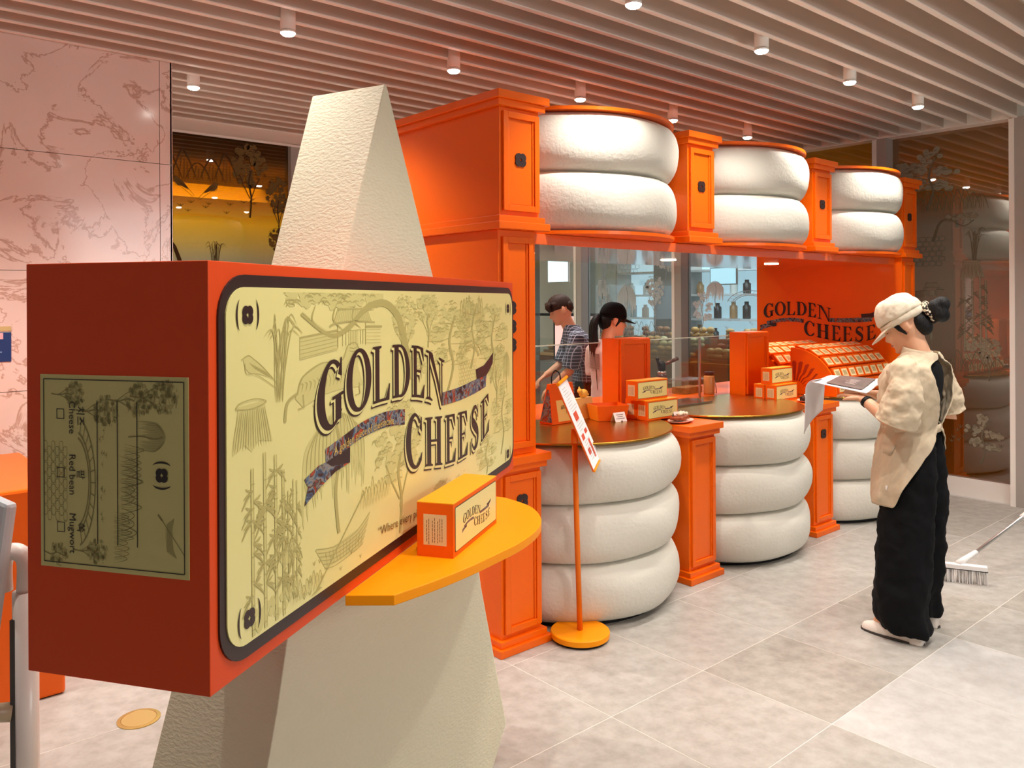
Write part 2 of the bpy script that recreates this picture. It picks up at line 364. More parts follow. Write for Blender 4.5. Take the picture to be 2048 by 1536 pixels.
GB = [(.334,1.272),(.384,1.28),(.45,1.293),(.522,1.303),(.638,1.307),(.748,1.306),(.877,1.291),(.965,1.274),(1.054,1.247),(1.083,1.24)]
CTP = [(.793,1.25),(.859,1.247),(.928,1.228),(1.087,1.212),(1.193,1.205),(1.309,1.2),(1.44,1.21),(1.54,1.236)]
CBT = [(.793,1.11),(.857,1.106),(.927,1.094),(1.052,1.074),(1.092,1.067),(1.206,1.058),(1.32,1.06),(1.434,1.072),(1.54,1.106)]
LET = [('G', .338, .452, GT, GB), ('O', .468, .594, GT, GB), ('L', .604, .70, GT, GB), ('D', .716, .826, GT, GB), ('E', .84, .932, GT, GB), ('N', .948, 1.082, GT, GB),
       ('C', .797, .912, CTP, CBT), ('H', .935, 1.062, CTP, CBT), ('E', 1.092, 1.185, CTP, CBT), ('E', 1.205, 1.30, CTP, CBT), ('S', 1.325, 1.412, CTP, CBT), ('E', 1.438, 1.53, CTP, CBT)]
def lettering(y=0, dx=0, dz=0):
    a = Art(); a.y = y
    for c, x0, x1, T, B in LET:
        def tr(p, x0=x0, x1=x1, T=T, B=B):
            x = x0+(x1-x0)*p[0]; t, b = env(T, x), env(B, x)
            return (x-S0+dx, b+(t-b)*p[1]-Z0+dz)
        a.T = tr; glyph(a, c)
    return a.mb
def ribbons(y=0):
    a = Art(); a.y = y; a.T = lambda p: (p[0]-S0, p[1]-Z0)
    up = curve([(1.072,1.282),(1.21,1.282),(1.36,1.289),(1.50,1.293)]); lo = curve([(1.071,1.244),(1.21,1.241),(1.36,1.245),(1.49,1.255)])
    a.quadstrip(up, lo); b = Art(); b.y = y-.0001; b.T = a.T
    b.poly([(1.394,1.29),(1.383,1.323),(1.47,1.33),(1.53,1.348),(1.579,1.367),(1.574,1.33),(1.54,1.312),(1.50,1.293)])
    up = curve([(.794,1.27),(.675,1.279),(.551,1.273),(.456,1.256),(.373,1.241)]); lo = curve([(.792,1.23),(.674,1.241),(.55,1.237),(.456,1.223),(.376,1.213)])
    a.quadstrip(up, lo); b.poly([(.376,1.213),(.456,1.223),(.486,1.2265),(.485,1.192),(.40,1.200)])
    a.poly([(.40,1.2),(.485,1.192),(.418,1.185),(.35,1.166),(.288,1.142),(.303,1.178),(.288,1.195),(.345,1.212),(.376,1.213)])
    return a.mb, b.mb
def emblem_art(a, cx, cz, w, h, paren=True):
    n = 32; A = []; B = []
    for i in range(n+1):
        t = 2*pi*i/n; r = .5*(.80+.24*abs(sin(2*t))**.8); q = .13/(abs(cos(t))+abs(sin(t)))**1.6*1.5
        A.append((cx+w*r*cos(t), cz+h*r*sin(t))); B.append((cx+w*q*cos(t)*.7, cz+h*q*sin(t)*.8))
    a.quadstrip(A, B)
    if paren:
        for s in (-1, 1):
            a.stroke([(cx+s*(w*.52+w*.38*cos(t)), cz+h*.85*sin(t)) for t in [radians(-62+124*k/10) for k in range(11)]], w*.13, True)
# toile drawings -> two tones
def toile(fa, la, motifs):
    rnd = random.Random(5)
    def mk(cx, cz, s, sx=1): 
        f = lambda p: (cx+p[0]*s*sx, cz+p[1]*s)
        fa.T = f; la.T = f
    def blob(x, z, r):
        k = 7; ph = rnd.random()*6
        fa.poly([(x+r*(.8+.3*rnd.random())*cos(ph+2*pi*i/k), z+r*(.8+.3*rnd.random())*sin(ph+2*pi*i/k)) for i in range(k)])
    def scal(x, z, r, w=.008): la.stroke([(x+r*cos(t), z+r*sin(t)) for t in [radians(20+rnd.random()*40+28*k) for k in range(5)]], w, True)
    for m in motifs:
        kind, cx, cz, s = m[:4]; sx = m[4] if len(m) > 4 else 1; mk(cx, cz, s, sx)
        if kind == 'tree':
            la.stroke(curve([(0, -1), (.04, -.5), (-.03, -.1), (.03, .2)]), .05); la.stroke([(0, -.6), (.16, -.2), (.3, .05)], .025); la.stroke([(0, -.5), (-.2, -.15), (-.3, .1)], .025)
            for i in range(60):
                t = rnd.random()*6.3; r = sqrt(rnd.random()); x, z = .5*r*cos(t), .35+.55*r*sin(t); blob(x, z, .09)
            for i in range(90):
                t = rnd.random()*6.3; r = sqrt(rnd.random()); x, z = .55*r*cos(t), .35+.6*r*sin(t); scal(x, z, .06, .016)
        elif kind == 'willow':
            la.stroke(curve([(.05, -1), (0, -.4), (.08, .2), (0, .6)]), .05)
            for i in range(34):
                x = -.5+i/33; h = .75-.9*x*x; L = .5+.5*rnd.random()
                fa.stroke(curve([(x*.7, h), (x, h-.25), (x*1.06, h-L), (x*1.04, h-L-.25)], 9), .035, True)
                if i % 2: la.stroke(curve([(x*.7+.02, h), (x+.02, h-.25), (x*1.06+.02, h-L)], 9), .012, True)
        elif kind == 'pine':
            la.stroke(curve([(-.1, -1), (.05, -.5), (-.05, 0), (.1, .5)]), .05)
            for px, pz, r in ((0, .55, .34), (-.3, .2, .3), (.32, .1, .32), (-.25, -.25, .28), (.25, -.35, .26)):
                for i in range(14): t = rnd.random()*6.3; q = rnd.random(); blob(px+r*q*cos(t), pz+r*.6*q*sin(t), .08)
                for i in range(22): t = rnd.random()*6.3; q = rnd.random(); scal(px+r*q*cos(t), pz+r*.6*q*sin(t), .06, .016)
                la.stroke([(px-r, pz-r*.5), (px, pz-r*.62), (px+r, pz-r*.45)], .02, True)
        elif kind == 'branch':
            tr = curve([(1.9, -1.0), (1.75, -.5), (1.62, -.15), (1.35, .05), (1.0, .0), (.7, -.22), (.4, -.3), (0, -.05)])
            la.stroke(tr, [.02+.13*(1-i/len(tr)) for i in range(len(tr))])
            fa.stroke([(p[0]+.02, p[1]+.02) for p in tr], [.01+.07*(1-i/len(tr)) for i in range(len(tr))])
            for px in (.05, .35, .7, 1.1):
                for i in range(16): blob(px+(rnd.random()-.5)*.4, .02+rnd.random()*.22, .07)
                for i in range(24): scal(px+(rnd.random()-.5)*.45, .0+rnd.random()*.26, .06, .016)
            for x in (.3, .6, .9): la.stroke(curve([(x, -.25), (x-.15, -.12), (x-.1, .05)]), .02, True)
        elif kind == 'gate':
            fa.poly([(-.62, .1), (-.42, .42), (.5, .42), (.7, .1), (.2, .16), (-.3, .14)])
            for i in range(20): x = -.5+i*.056; la.stroke([(x*1.15, .12), (x*.92, .42)], .01)
            la.stroke(curve([(-.7, .06), (-.55, .12), (0, .16), (.6, .12), (.78, .1)]), .03); la.stroke([(-.45, .43), (.52, .43)], .035)
            la.stroke([(-.45, .1), (-.45, -.4)], .02); la.stroke([(.45, .1), (.45, -.4)], .02); la.stroke([(-.45, -.05), (.45, -.05)], .012)
            for x in (-.3, -.2, -.06, .03, .12, .28, .36): la.stroke([(x, -.05), (x, -.38)], .016)
            fa.rect(-.12, .2, -.36, -.05)
            la.stroke([(-1.5, -.12), (-.45, -.02)], .04); fa.poly([(-1.5, -.14), (-.47, -.05), (-.47, -.45), (-1.5, -.55)])
            for r in range(5):
                la.stroke([(-1.5, -.2-r*.08), (-.47, -.1-r*.08)], .008); la.stroke([(.47, -.05-r*.08), (1.0, -.08-r*.08)], .008)
            la.stroke([(.47, .02), (1.05, -.01)], .04)
        elif kind == 'tiger':
            fa.poly([(-.75, -.3), (-.6, .1), (-.2, .32), (.25, .3), (.42, .62), (.62, .66), (.72, .45), (.66, .15), (.82, -.3), (.7, -.34), (.3, -.3), (-.2, -.34), (-.6, -.5)])
            la.stroke(curve([(-.7, -.2), (-.6, .1), (-.2, .32), (.25, .3), (.42, .62), (.62, .66), (.72, .45)]), .022)
            la.stroke(curve([(-.7, -.2), (-.9, -.35), (-.95, -.7)]), .05)
            for i in range(14): x = -.65+i*.085; la.stroke(curve([(x, .1-.2*abs(x)), (x+.05, -.05), (x+.02, -.2)]), .022, True)
            for x in (-.6, -.3, .4, .7): la.stroke([(x, -.25), (x+.02, -.5), (x-.1, -.52)], .03)
            for z in (.5, .57): la.stroke([(.46, z), (.56, z-.03), (.66, z)], .016)
        elif kind == 'stump':
            fa.poly([(-.5, -.8), (-.35, .3), (.35, .34), (.6, -.7), (.2, -.6), (0, -.82), (-.2, -.6)])
            la.stroke(curve([(-.42, .26), (0, .2), (.42, .3), (.1, .42), (-.3, .38), (-.42, .26)]), .022)
            for i in range(16): x = -.42+i*.058; la.stroke(curve([(x*.8, .2), (x, -.2), (x*1.25, -.75)]), .014+.01*(i % 3), True)
        elif kind == 'bird':
            fa.poly(curve([(-.35, .3), (-.2, .42), (-.05, .3), (.25, .05), (.5, -.3), (.1, -.15), (-.15, -.1), (-.3, .1), (-.35, .3)], 24))
            la.stroke(curve([(-.42, .3), (-.2, .42), (0, .28), (.3, .0), (.9, -.7)]), .02); la.stroke(curve([(-.3, .2), (-.25, -.1), (.1, -.2), (.8, -.75)]), .02)
            for i in range(8): la.stroke([(-.15+i*.08, .2-i*.05), (.05+i*.09, -.02-i*.06)], .012)
        elif kind == 'grass':
            for i in range(15):
                x = -.3+.6*rnd.random(); d = (rnd.random()-.4)*1.3; h = .7+.7*rnd.random()
                la.stroke(curve([(x*.4, -1), (x*.5+d*.1, -.3), (x*.6+d*.45, h*.6), (x*.6+d, h*.45)], 14), .028, True)
        elif kind == 'bamboo':
            for x in (-.32, -.05, .2, .38):
                h = 1+rnd.random()*.4; fa.stroke([(x, -1.3), (x-.02, h)], .05)
                for k in range(7): z = -1.2+k*.36; la.stroke([(x-.04, z), (x+.03, z)], .016)
                la.stroke([(x-.028, -1.3), (x-.046, h)], .009); la.stroke([(x+.028, -1.3), (x+.008, h)], .009)
                for k in range(9):
                    z = -.9+rnd.random()*(h+.7); s_ = rnd.choice((-1, 1))
                    for q in (0, .5, 1): la.stroke([(x, z), (x+s_*(.1+.05*q), z+.02-.14*q), (x+s_*(.16+.08*q), z+.06-.3*q)], .035, True)
            for i in range(16): blob(-.3+rnd.random()*.7, -1.25+rnd.random()*.3, .08)
        elif kind == 'crane':
            fa.poly(curve([(-.5, .1), (-.2, .35), (.2, .3), (.5, -.2), (.1, -.1), (-.3, -.2), (-.5, .1)], 20))
            la.stroke(curve([(-.5, .1), (-.2, .35), (.2, .3), (.5, -.25)]), .02); la.stroke(curve([(-.5, .1), (-.7, .6), (-.55, .9), (-.8, .95)]), .03)
            for i in range(12): scal(-.35+.07*i, .2-.03*i, .08, .02)
            la.stroke([(-.1, -.15), (-.15, -.9), (-.35, -.95)], .02); la.stroke([(.05, -.12), (.1, -.9), (-.05, -.95)], .02)
        elif kind == 'boat':
            fa.poly([(-.9, .1), (-.6, -.6), (.6, -.6), (.9, .3), (.5, -.02), (-.4, -.1)])
            for k in range(6): la.stroke(curve([(-.88+.05*k, .1-.13*k), (-.3, -.12-.11*k), (.4, -.06-.11*k), (.88-.05*k, .28-.16*k)]), .02)
            for i in range(12): la.stroke([(-.6+i*.11, -.15), (-.55+i*.1, -.55)], .01)
            la.stroke([(.7, 1.0), (-.9, -1.2)], .04); la.stroke([(-.75, -1.0), (-1.0, -1.4)], .10)
        elif kind == 'bridge':
            for r in (.5, .56, .72): la.stroke([(r*1.3*cos(t), -.3+r*sin(t)) for t in [radians(15+150*k/16) for k in range(17)]], .03)
            for k in range(13): t = radians(20+140*k/12); la.stroke([(.73*cos(t), -.3+.56*sin(t)), (.94*cos(t), -.3+.72*sin(t))], .016)
        elif kind == 'rocks':
            for i in range(9):
                x = -.9+.22*i; h = .3+.5*rnd.random()
                la.stroke(curve([(x-.2, -.4), (x-.1, h*.4), (x, h), (x+.12, h*.3), (x+.22, -.4)]), .025, True)
                for q in range(3): la.stroke([(x-.02+q*.04, h*.7-q*.1), (x-.06+q*.07, -.3)], .012, True)
        elif kind == 'stones':
            for r in range(6):
                for c in range(7):
                    x, z = -.8+c*.25+(r % 2)*.12, -.6+r*.2; la.stroke(curve([(x-.11, z), (x-.08, z+.08), (x+.08, z+.08), (x+.11, z), (x+.07, z-.08), (x-.08, z-.08), (x-.11, z)], 18), .014)
        elif kind == 'tufts':
            for i in range(14):
                x, z = -1+2*rnd.random(), -.4+.8*rnd.random()
                for q in (-1, 0, 1): la.stroke([(x, z), (x+q*.05, z+.12)], .014, True)
    fa.T = la.T = None
PX = lambda s, z: (s-S0, z-Z0)
motif = lambda k, s, z, sc, *r: (k, s-S0, z-Z0, sc)+r
SIGN_MOTIFS = [motif('grass', .20, 1.45, .09, 1.2), motif('stump', .11, 1.345, .075, 1.5), motif('bird', .12, 1.43, .06, 1.6), motif('branch', .28, 1.535, .19, 1.55), motif('gate', .50, 1.49, .10, 1.5),
  motif('tiger', .40, 1.39, .10, 1.9), motif('willow', .42, 1.20, .15, 1.7), motif('bamboo', .16, 1.11, .12, 1.2), motif('crane', .24, 1.06, .07, 1.2), motif('boat', .46, 1.035, .075, 1.9),
  motif('tree', .80, 1.47, .10, 1.5), motif('pine', 1.15, 1.43, .15, 2.2), motif('pine', 1.58, 1.42, .16, 1.9), motif('bridge', 1.33, 1.38, .09, 1.4), motif('stones', 1.30, 1.33, .06, 1.6),
  motif('tree', .76, 1.13, .17, 1.6), motif('rocks', .62, 1.09, .06, 1.3), motif('pine', 1.70, 1.14, .15, 1.6), motif('pine', 1.50, 1.02, .09, 2.2), motif('tree', 1.62, 1.28, .11, 1.7), motif('rocks', 1.35, 1.50, .09, 1.3),
  motif('willow', 1.75, 1.30, .08, 1), motif('tufts', .40, .985, .07, 2), motif('rocks', .30, .975, .04, 1.5), motif('tufts', .90, 1.0, .06, 3), motif('crane', .95, 1.36, .05, 1.5), motif('tufts', 1.2, 1.0, .05, 3), motif('stones', .86, 1.40, .05, 1.5), motif('tree', 1.05, .99, .045, 2), motif('pine', 1.36, 1.46, .13, 2), motif('bamboo', .235, 1.09, .09, .8), motif('tree', .96, 1.50, .08, 2)]
# ---------------------------------------------------------------- pedestal sign in the foreground
def picture_mat():
    m = bpy.data.materials.new('ribbon_picture_print'); m.use_nodes = True; nt = m.node_tree; b = nt.nodes['Principled BSDF']; b.inputs['Roughness'].default_value = .4
    tc = nt.nodes.new('ShaderNodeTexCoord'); v = nt.nodes.new('ShaderNodeTexNoise'); v.inputs['Scale'].default_value = 26; v.inputs['Detail'].default_value = 5; v.inputs['Distortion'].default_value = 1.2
    cr = nt.nodes.new('ShaderNodeValToRGB'); cr.color_ramp.interpolation = 'LINEAR'
    cols = [(.30, (30, 22, 26)), (.40, (70, 28, 22)), (.46, (60, 100, 130)), (.52, (150, 140, 130)), (.57, (44, 32, 40)), (.62, (190, 70, 36)), (.70, (86, 60, 66))]
    el = cr.color_ramp.elements
    while len(el) < len(cols): el.new(.5)
    for e, (p, c) in zip(el, cols): e.position = p; e.color = lin(c)+(1,)
    nt.links.new(tc.outputs['Object'], v.inputs['Vector']); nt.links.new(v.outputs[0], cr.inputs[0]); nt.links.new(cr.outputs[0], b.inputs['Base Color']); return m
PICT = picture_mat()
fa, la = Art(), Art(); fa.y, la.y = -.0004, -.0007
toile(fa, la, SIGN_MOTIFS)
for q_ in (fa.mb, la.mb): q_.v = [(min(max(x, .006), 1.788), y, min(max(z, .006), .619)) for x, y, z in q_.v]
ME_FILL = fa.mb.mesh('toile_print', OLIVE); ME_LINE = la.mb.mesh('toile_line_print', OLIVEL)
ME_LET = lettering(-.0022).mesh('lettering', DARK)
def split_mb(q_, xs=1.0-.038, flip=False):
    out = []
    for side in (0, 1):
        n_ = MB(); idx = {}
        for f in q_.f:
            cx = sum(q_.v[i][0] for i in f)/len(f)
            if (cx > xs) == bool(side):
                for i in f:
                    if i not in idx: idx[i] = len(n_.v); n_.v.append(q_.v[i])
                n_.f.append(tuple(idx[i] for i in f))
        out.append(n_)
    return out
RIBD = mat('ribbon_dark', (52, 30, 34), .4)
_r1, _r2 = ribbons(-.0013); RIBS = [m_.mesh('ribbon_print', PICT) for m_ in split_mb(_r1)]; FOLDS = [m_.mesh('fold_print', RIBD) for m_ in split_mb(_r2)]
def rrect(x0, x1, z0, z1, rx, rz, n=8):
    out = []
    for cx, cz, a0 in ((x1-rx, z1-rz, 0), (x0+rx, z1-rz, 90), (x0+rx, z0+rz, 180), (x1-rx, z0+rz, 270)):
        for k in range(n+1): t = radians(a0+90*k/n); out.append((cx+rx*cos(t), cz+rz*sin(t)))
    return out
def panel_mesh(x0, x1, z0, z1, rx, rz, y0, y1, name, m):
    P = rrect(x0, x1, z0, z1, rx, rz); return MB().loft([[(x, y1, z) for x, z in P], [(x, y0, z) for x, z in P]]).mesh(name, m)
PHI = radians(15.6)
c0 = (-.5000, 1.325); ax = W(sin(PHI), cos(PHI)); rot = atan2(ax[1], ax[0])
stand = thing('cheese_wedge_display_stand', 'tall ivory wedge piercing a big orange GOLDEN CHEESE sign box with a half-round shelf', 'display stand', W(*c0)+(0,), rot)
SL, SD, SZ0, SZ1 = 1.868, .374, .899, 1.619
box = MB().box(0, SL, 0, SD, SZ0, SZ1).build('sign_box', VERM, stand, bevel=.0015)
fr = inst(panel_mesh(.021, 1.858, .924, 1.598, .075, .075, -.004, .001, 'dark_frame', DARK), 'dark_frame', box)
MB().loft([[(x, -.0045, z) for x, z in rrect(.026, 1.853, .928, 1.594, .072, .072)]]*2).build('frame_line', mat('frame_line_red', (110, 44, 30), .4), box) if False else None
pn = inst(panel_mesh(S0, 1.836, Z0, 1.576, .055, .055, -.0065, .001, 'cream_panel', CREAM), 'cream_panel', box)
def place_art(parent, x, y, z, sx, sz, ys=1.0, extra=None):
    for nm, me in (('toile_print', ME_FILL), ('toile_line_print', ME_LINE), ('lettering', ME_LET), *[('ribbon_print', r_) for r_ in RIBS], *[('fold_print', r_) for r_ in FOLDS]):
        o_ = inst(me, nm, parent, (x, y, z), scale=(sx, ys, sz))
        if nm.startswith('toile'): stuff(o_)
place_art(box, S0, -.0066, Z0, 1, 1)
sh = lettering(0, -.010, -.010); inst(sh.mesh('letter_outline', DARK), 'letter_outline', box, (S0, -.0066-.0015, Z0))
sh = lettering(0, -.0062, -.0062); inst(sh.mesh('letter_gap', CREAM), 'letter_gap', box, (S0, -.0066-.0018, Z0))
for s, z in ((.1, 1.527), (1.775, 1.520), (1.764, .975), (.101, .992)):
    a = Art(); a.y = -.0078; emblem_art(a, s, z, .036, .036); a.mb.build('emblem_print', DARK, box)
# slogan text bent along the ribbon
def bent_text(body, size, m, name, fx, parent, align='LEFT', sp=1):
    me = text_mesh(body, size, m, name, align, sp)
    for v in me.vertices: v.co = fx(v.co.x, v.co.y)
    me.update(); return inst(me, name, parent)
def rib_fx(x, y):
    s = .41+x*1.0; u = max(0, min(1, (s-.373)/(.794-.373)))
    base = env([(.373,1.221),(.456,1.233),(.551,1.247),(.675,1.252),(.80,1.243)], s)
    return Vector((s, -.0088, base-.006+y))
bent_text('A golden piece of cheesecake', .0262, mat('gold_print', (214, 180, 92), .4), 'slogan', rib_fx, box)
bent_text('\u201cWhere every piece', .031, mat('slogan_brown', (120, 84, 40), .45), 'quote', lambda x, y: Vector((.627+x*1.15, -.0088, .987-.075*x+y)), box)
# end label with tick boxes
def to_end(e, z, x=-.001): return (x, e, z)
MB().add([to_end(.038, 1.089, -.002), to_end(.038, 1.425, -.002), to_end(.342, 1.425, -.002), to_end(.342, 1.089, -.002), (.001,.038,1.089), (.001,.038,1.425), (.001,.342,1.425), (.001,.342,1.089)],
         [(0,1,2,3), (0,4,5,1), (1,5,6,2), (2,6,7,3), (3,7,4,0)]).build('end_label', KRAFT, box)
E_TR = lambda u, v: (.342-v*.304, 1.425-u*.336)     # u down the label, v to the right
ef, el_ = Art(), Art()
toile(ef, el_, [('tree', .12, .62, .16, 1), ('tree', .10, .78, .16, 1), ('tree', .18, .40, .15, 1), ('rocks', .50, .62, .12, 1.2), ('rocks', .62, .60, .14, 1.4), ('rocks', .82, .55, .12, 1), ('stones', .55, .12, .14, 1.6), ('tree', .10, .2, .12, 1), ('tree', .9, .35, .12, 1), ('bridge', .55, .30, .2, 1.8), ('boat', .8, .9, .07, 1.6), ('tufts', .5, .45, .1, 3), ('willow', .3, .75, .14, 1), ('pine', .93, .12, .1, 1)])
def end_art(art, name, m, x):
    for i, v in enumerate(art.mb.v):
        e, z = E_TR(min(max(v[0], .004), .996), min(max(v[2], .004), .996)); art.mb.v[i] = (x, e, z)
    return stuff(art.mb.build(name, m, box))
end_art(ef, 'end_toile_print', mat('kraft_tone', (184, 176, 114), .5), -.0024); end_art(el_, 'end_line_print', KRAFTL, -.0027)
a = Art()
class EA(Art):
    def pt(s, p): return (-.0031, p[0], p[1])
a = EA()
for e in (.046, .334): a.rect(e-.0008, e+.0008, 1.098, 1.417)
for z in (1.098, 1.417): a.rect(.046, .334, z-.0008, z+.0008)
for e in (.2205, .179, .139): a.rect(e-.0008, e+.0008, 1.136, 1.382)
for z in (1.357, 1.255, 1.16):
    for d in (-.0075, .0075):
        a.rect(.298+d-.0006, .298+d+.0006, z-.0085, z+.0085); a.rect(.290, .306, z+d*1.1-.0006, z+d*1.1+.0006)
emblem_art(a, .09, 1.26, .026, .026, False)
for s in (-1, 1): a.stroke([(.09+.020*sin(t), 1.26+s*(.012+.010*cos(t))) for t in [radians(-62+124*k/10) for k in range(11)]], .0035, True)
a.mb.build('end_print', mat('end_ink', (36, 26, 22), .5), box)
INK = mat('end_ink', (36, 26, 22), .5)
for body, e, z, sz in (('Cheese', .279, 1.38, .019), ('Red bean', .279, 1.288, .019), ('Mugwort', .279, 1.186, .019), ('\uce58\uc988', .262, 1.372, .019), ('\ud325', .262, 1.262, .019), ('\uc465', .262, 1.170, .019)):
    bent_text(body, sz, INK, 'end_text', lambda x, y, e=e, z=z: Vector((-.0034, e-y, z-x)), box)
# half-round shelf
outl = [(.473,0),(.502,.105),(.6,.155),(.72,.205),(.85,.247),(.95,.275),(1.07,.289),(1.175,.278),(1.28,.235),(1.35,.18),(1.41,.10),(1.43,0)]
outl2 = curve(outl[1:-1], 60); P = [outl[0]]+outl2+[outl[-1]]
MB().prism([(x, -y) for x, y in P], .876, .9).build('shelf', AMBER, stand, bevel=.002)
# wedge of cheese (stands through the box)
A0 = (-.335, 2.1875); pv = (-.877, .480); qv = (.480, .877)
ca, sa = cos(-rot), sin(-rot)
def loc(X, Y, z):
    wx, wy = W(X-c0[0], Y-c0[1]); return (wx*ca-wy*sa, wx*sa+wy*ca, z)
lv = [(2.137, -.012, .012, .259), (1.62, -.193, .231, .250), (1.25, -.28, .29, .29), (.91, -.345, .305, .32), (.893, -.358, .437, .325), (.618, -.42, .498, .345), (.105, -.56, .659, .38), (0, -.50, .569, .385)]
rings = []
for z, s0, s1, w in lv:
    rings.append([loc(A0[0]+qv[0]*s+pv[0]*t, A0[1]+qv[1]*s+pv[1]*t, z) for s, t in ((s0, 0), (s1-.02, 0), (s1, .012), (s1, w), (s0, w))])
MB().loft(rings[::-1]).build('wedge_pedestal', FOAM, stand, bevel=.006)
# ---------------------------------------------------------------- cake boxes (shared meshes)
BL, BD, BH = .342, .099, .136
cb_body = MB().box(0, BL, 0, BD, 0, BH).mesh('carton', BOXOR)
cb_lid = MB().box(0, BL, -.0005, BD+.0005, BH, BH+.0022).mesh('lid_flap', mat('yellow_orange_card', (255, 172, 12), .45))
cb_panel = panel_mesh(.012, BL-.006, .012, BH-.010, .006, .006, -.0008, .001, 'label_frame', DARK)
cb_panel2 = panel_mesh(.014, BL-.008, .014, BH-.012, .005, .005, -.0012, .001, 'front_label', CREAM)
m_ = MB().box(-.0008, .0005, .018, BD-.018, .03, BH-.028); cb_end = m_.mesh('end_label', mat('pale_label', (232, 206, 168), .5))
ea = Art()
class EB(Art):
    def pt(s, p): return (-.0012, p[0], p[1])
ea = EB(); rr = random.Random(3)
for e in (.030, .036, .042, .050, .056, .066, .072): 
    z = BH-.036-rr.random()*.01
    while z > .04: L = .003+rr.random()*.006; ea.rect(e-.0008, e+.0008, z-L, z); z -= L+.002
cb_print = ea.mb.mesh('end_print', mat('label_ink', (120, 74, 50), .5))
def cake_box(label, loc_, rotz, sc=1.0, group='cake boxes on display', lid=True, gap=0):
    t = thing('cake_box', label, 'box', loc_, rotz, group)
    S = (sc, sc, sc); b = inst(cb_body, 'carton', t, scale=S); inst(cb_lid, 'lid_flap', t, scale=S) if lid else None
    inst(cb_panel, 'label_frame', b)
    f = inst(cb_panel2, 'front_label', b); k = (BL-.022)/1.798
    for nm, me in (('toile_print', ME_FILL), ('lettering', ME_LET), *[('ribbon_print', r_) for r_ in RIBS], *[('fold_print', r_) for r_ in FOLDS]):
        o_ = inst(me, nm, b, (.014, -.0010, .016), scale=(k, .25, (BH-.032)/.626))
        if nm.startswith('toile'): stuff(o_)
    inst(cb_end, 'end_label', b); inst(cb_print, 'end_print', b)
    return t
la_ = W(*( -.247, 2.052)); nb = W(-.151, 2.027); fb = W(-.049, 2.353)
rz = atan2(fb[1]-nb[1], fb[0]-nb[0])
cake_box('large orange cake box with yellow lid standing on the half-round amber shelf', (nb[0], nb[1], .9), rz, 1.0, None)
# ---------------------------------------------------------------- kiosk
BL0 = [2.26, 3.60, 4.93, 6.262]; BW = .235; PC = [3.05, 4.38, 5.71]; HG = .548
CH_D = .135
def emb_mesh(w, h, t=.005):
    n = 32; O = []; I = []
    for i in range(n):
        th = 2*pi*i/n; r = .5*(.80+.24*abs(sin(2*th))**.8); q = .13/(abs(cos(th))+abs(sin(th)))**1.6*1.1
        O.append((w*r*cos(th), h*r*sin(th))); I.append((w*q*cos(th)*.8, h*q*sin(th)))
    m = MB(); vs = [(x, -t, z) for x, z in O]+[(x, -t, z) for x, z in I]+[(x, 0, z) for x, z in O]+[(x, 0, z) for x, z in I]; f = []
    for i in range(n):
        j = (i+1) % n; f += [(i, j, n+j, n+i), (2*n+i, 2*n+j, j, i), (n+i, n+j, 3*n+j, 3*n+i)]
    m.add(vs, f); return m.mesh('emblem', DARK)
EMB = emb_mesh(.070, .066); EMB2 = emb_mesh(.082, .068)
def panel_front(t, x0, x1, z0, z1, y=.04, fw=.028, label=None):
    m = MB()
    for a, b, c, d in ((x0, x0+fw, z0, z1), (x1-fw, x1, z0, z1), (x0+fw, x1-fw, z0, z0+fw), (x0+fw, x1-fw, z1-fw, z1)): m.box(a, b, y-.014, y, c, d)
    for a, b, c, d in ((x0+fw, x0+fw+.01, z0+fw, z1-fw), (x1-fw-.01, x1-fw, z0+fw, z1-fw)): m.box(a, b, y-.007, y, c, d)
    m.build('panel_frame', ORANGE, t, bevel=.002)
    MB().box(x0+fw+.012, x1-fw-.012, y-.0025, y, z0+fw+.004, z1-fw-.004).build('inset_panel', ORANGE, t)
def pillar(name, label, a0, z0, z1, depth, cat, base=True, cap=True, emb=None, group=None, capd=None):
    t = thing(name, label, cat, (a0-.035, 2.66, z0), 0, group); H_ = z1-z0; bz0 = .062 if base else 0; bz1 = H_-(.066 if cap else 0)
    MB().box(.035, .035+BW, .04, depth, bz0, bz1).build('body', ORANGE, t, bevel=.002)
    ov = .305
    if base: MB().box(0, ov, 0, depth, 0, .034).build('plinth', ORANGE, t, bevel=.003); MB().box(.016, ov-.016, .018, depth, .034, .062).build('plinth_step', ORANGE, t, bevel=.002)
    if cap:
        d = capd or depth
        MB().box(0, ov, 0, d, H_-.036, H_).build('cornice', ORANGE, t, bevel=.003); MB().box(.014, ov-.014, .016, d, H_-.066, H_-.036).build('cornice_step', ORANGE, t, bevel=.002)
    panel_front(t, .035+.016, .035+BW-.006, bz0+.022, bz1-.018)
    if emb:
        for k, z in enumerate(emb): inst(EMB if len(emb) == 1 else EMB2, 'emblem', t, (.035+BW/2+.004, .0375, z))
    return t
CTZ = .862
pn = ['first', 'second', 'third', 'fourth']
pillar('base_pillar', 'orange panelled base pillar right behind the round foot of the menu stand', BL0[0], 0, CTZ, 1.29, 'pillar', emb=[.655], group='orange kiosk base pillars')
pillar('base_pillar', 'orange base pillar carrying the waffle plate shelf, between first and second cheese stacks', BL0[1], 0, CTZ, .35, 'pillar', emb=None, group='orange kiosk base pillars')
pillar('base_pillar', 'orange base pillar beside the hanging white paper, between second and third cheese stacks', BL0[2], 0, CTZ, .35, 'pillar', emb=[.655], group='orange kiosk base pillars')
pillar('base_pillar', 'orange base pillar at the far end of the kiosk, hidden behind the woman in beige', BL0[3], 0, CTZ, 1.29, 'pillar', emb=[.655], group='orange kiosk base pillars')
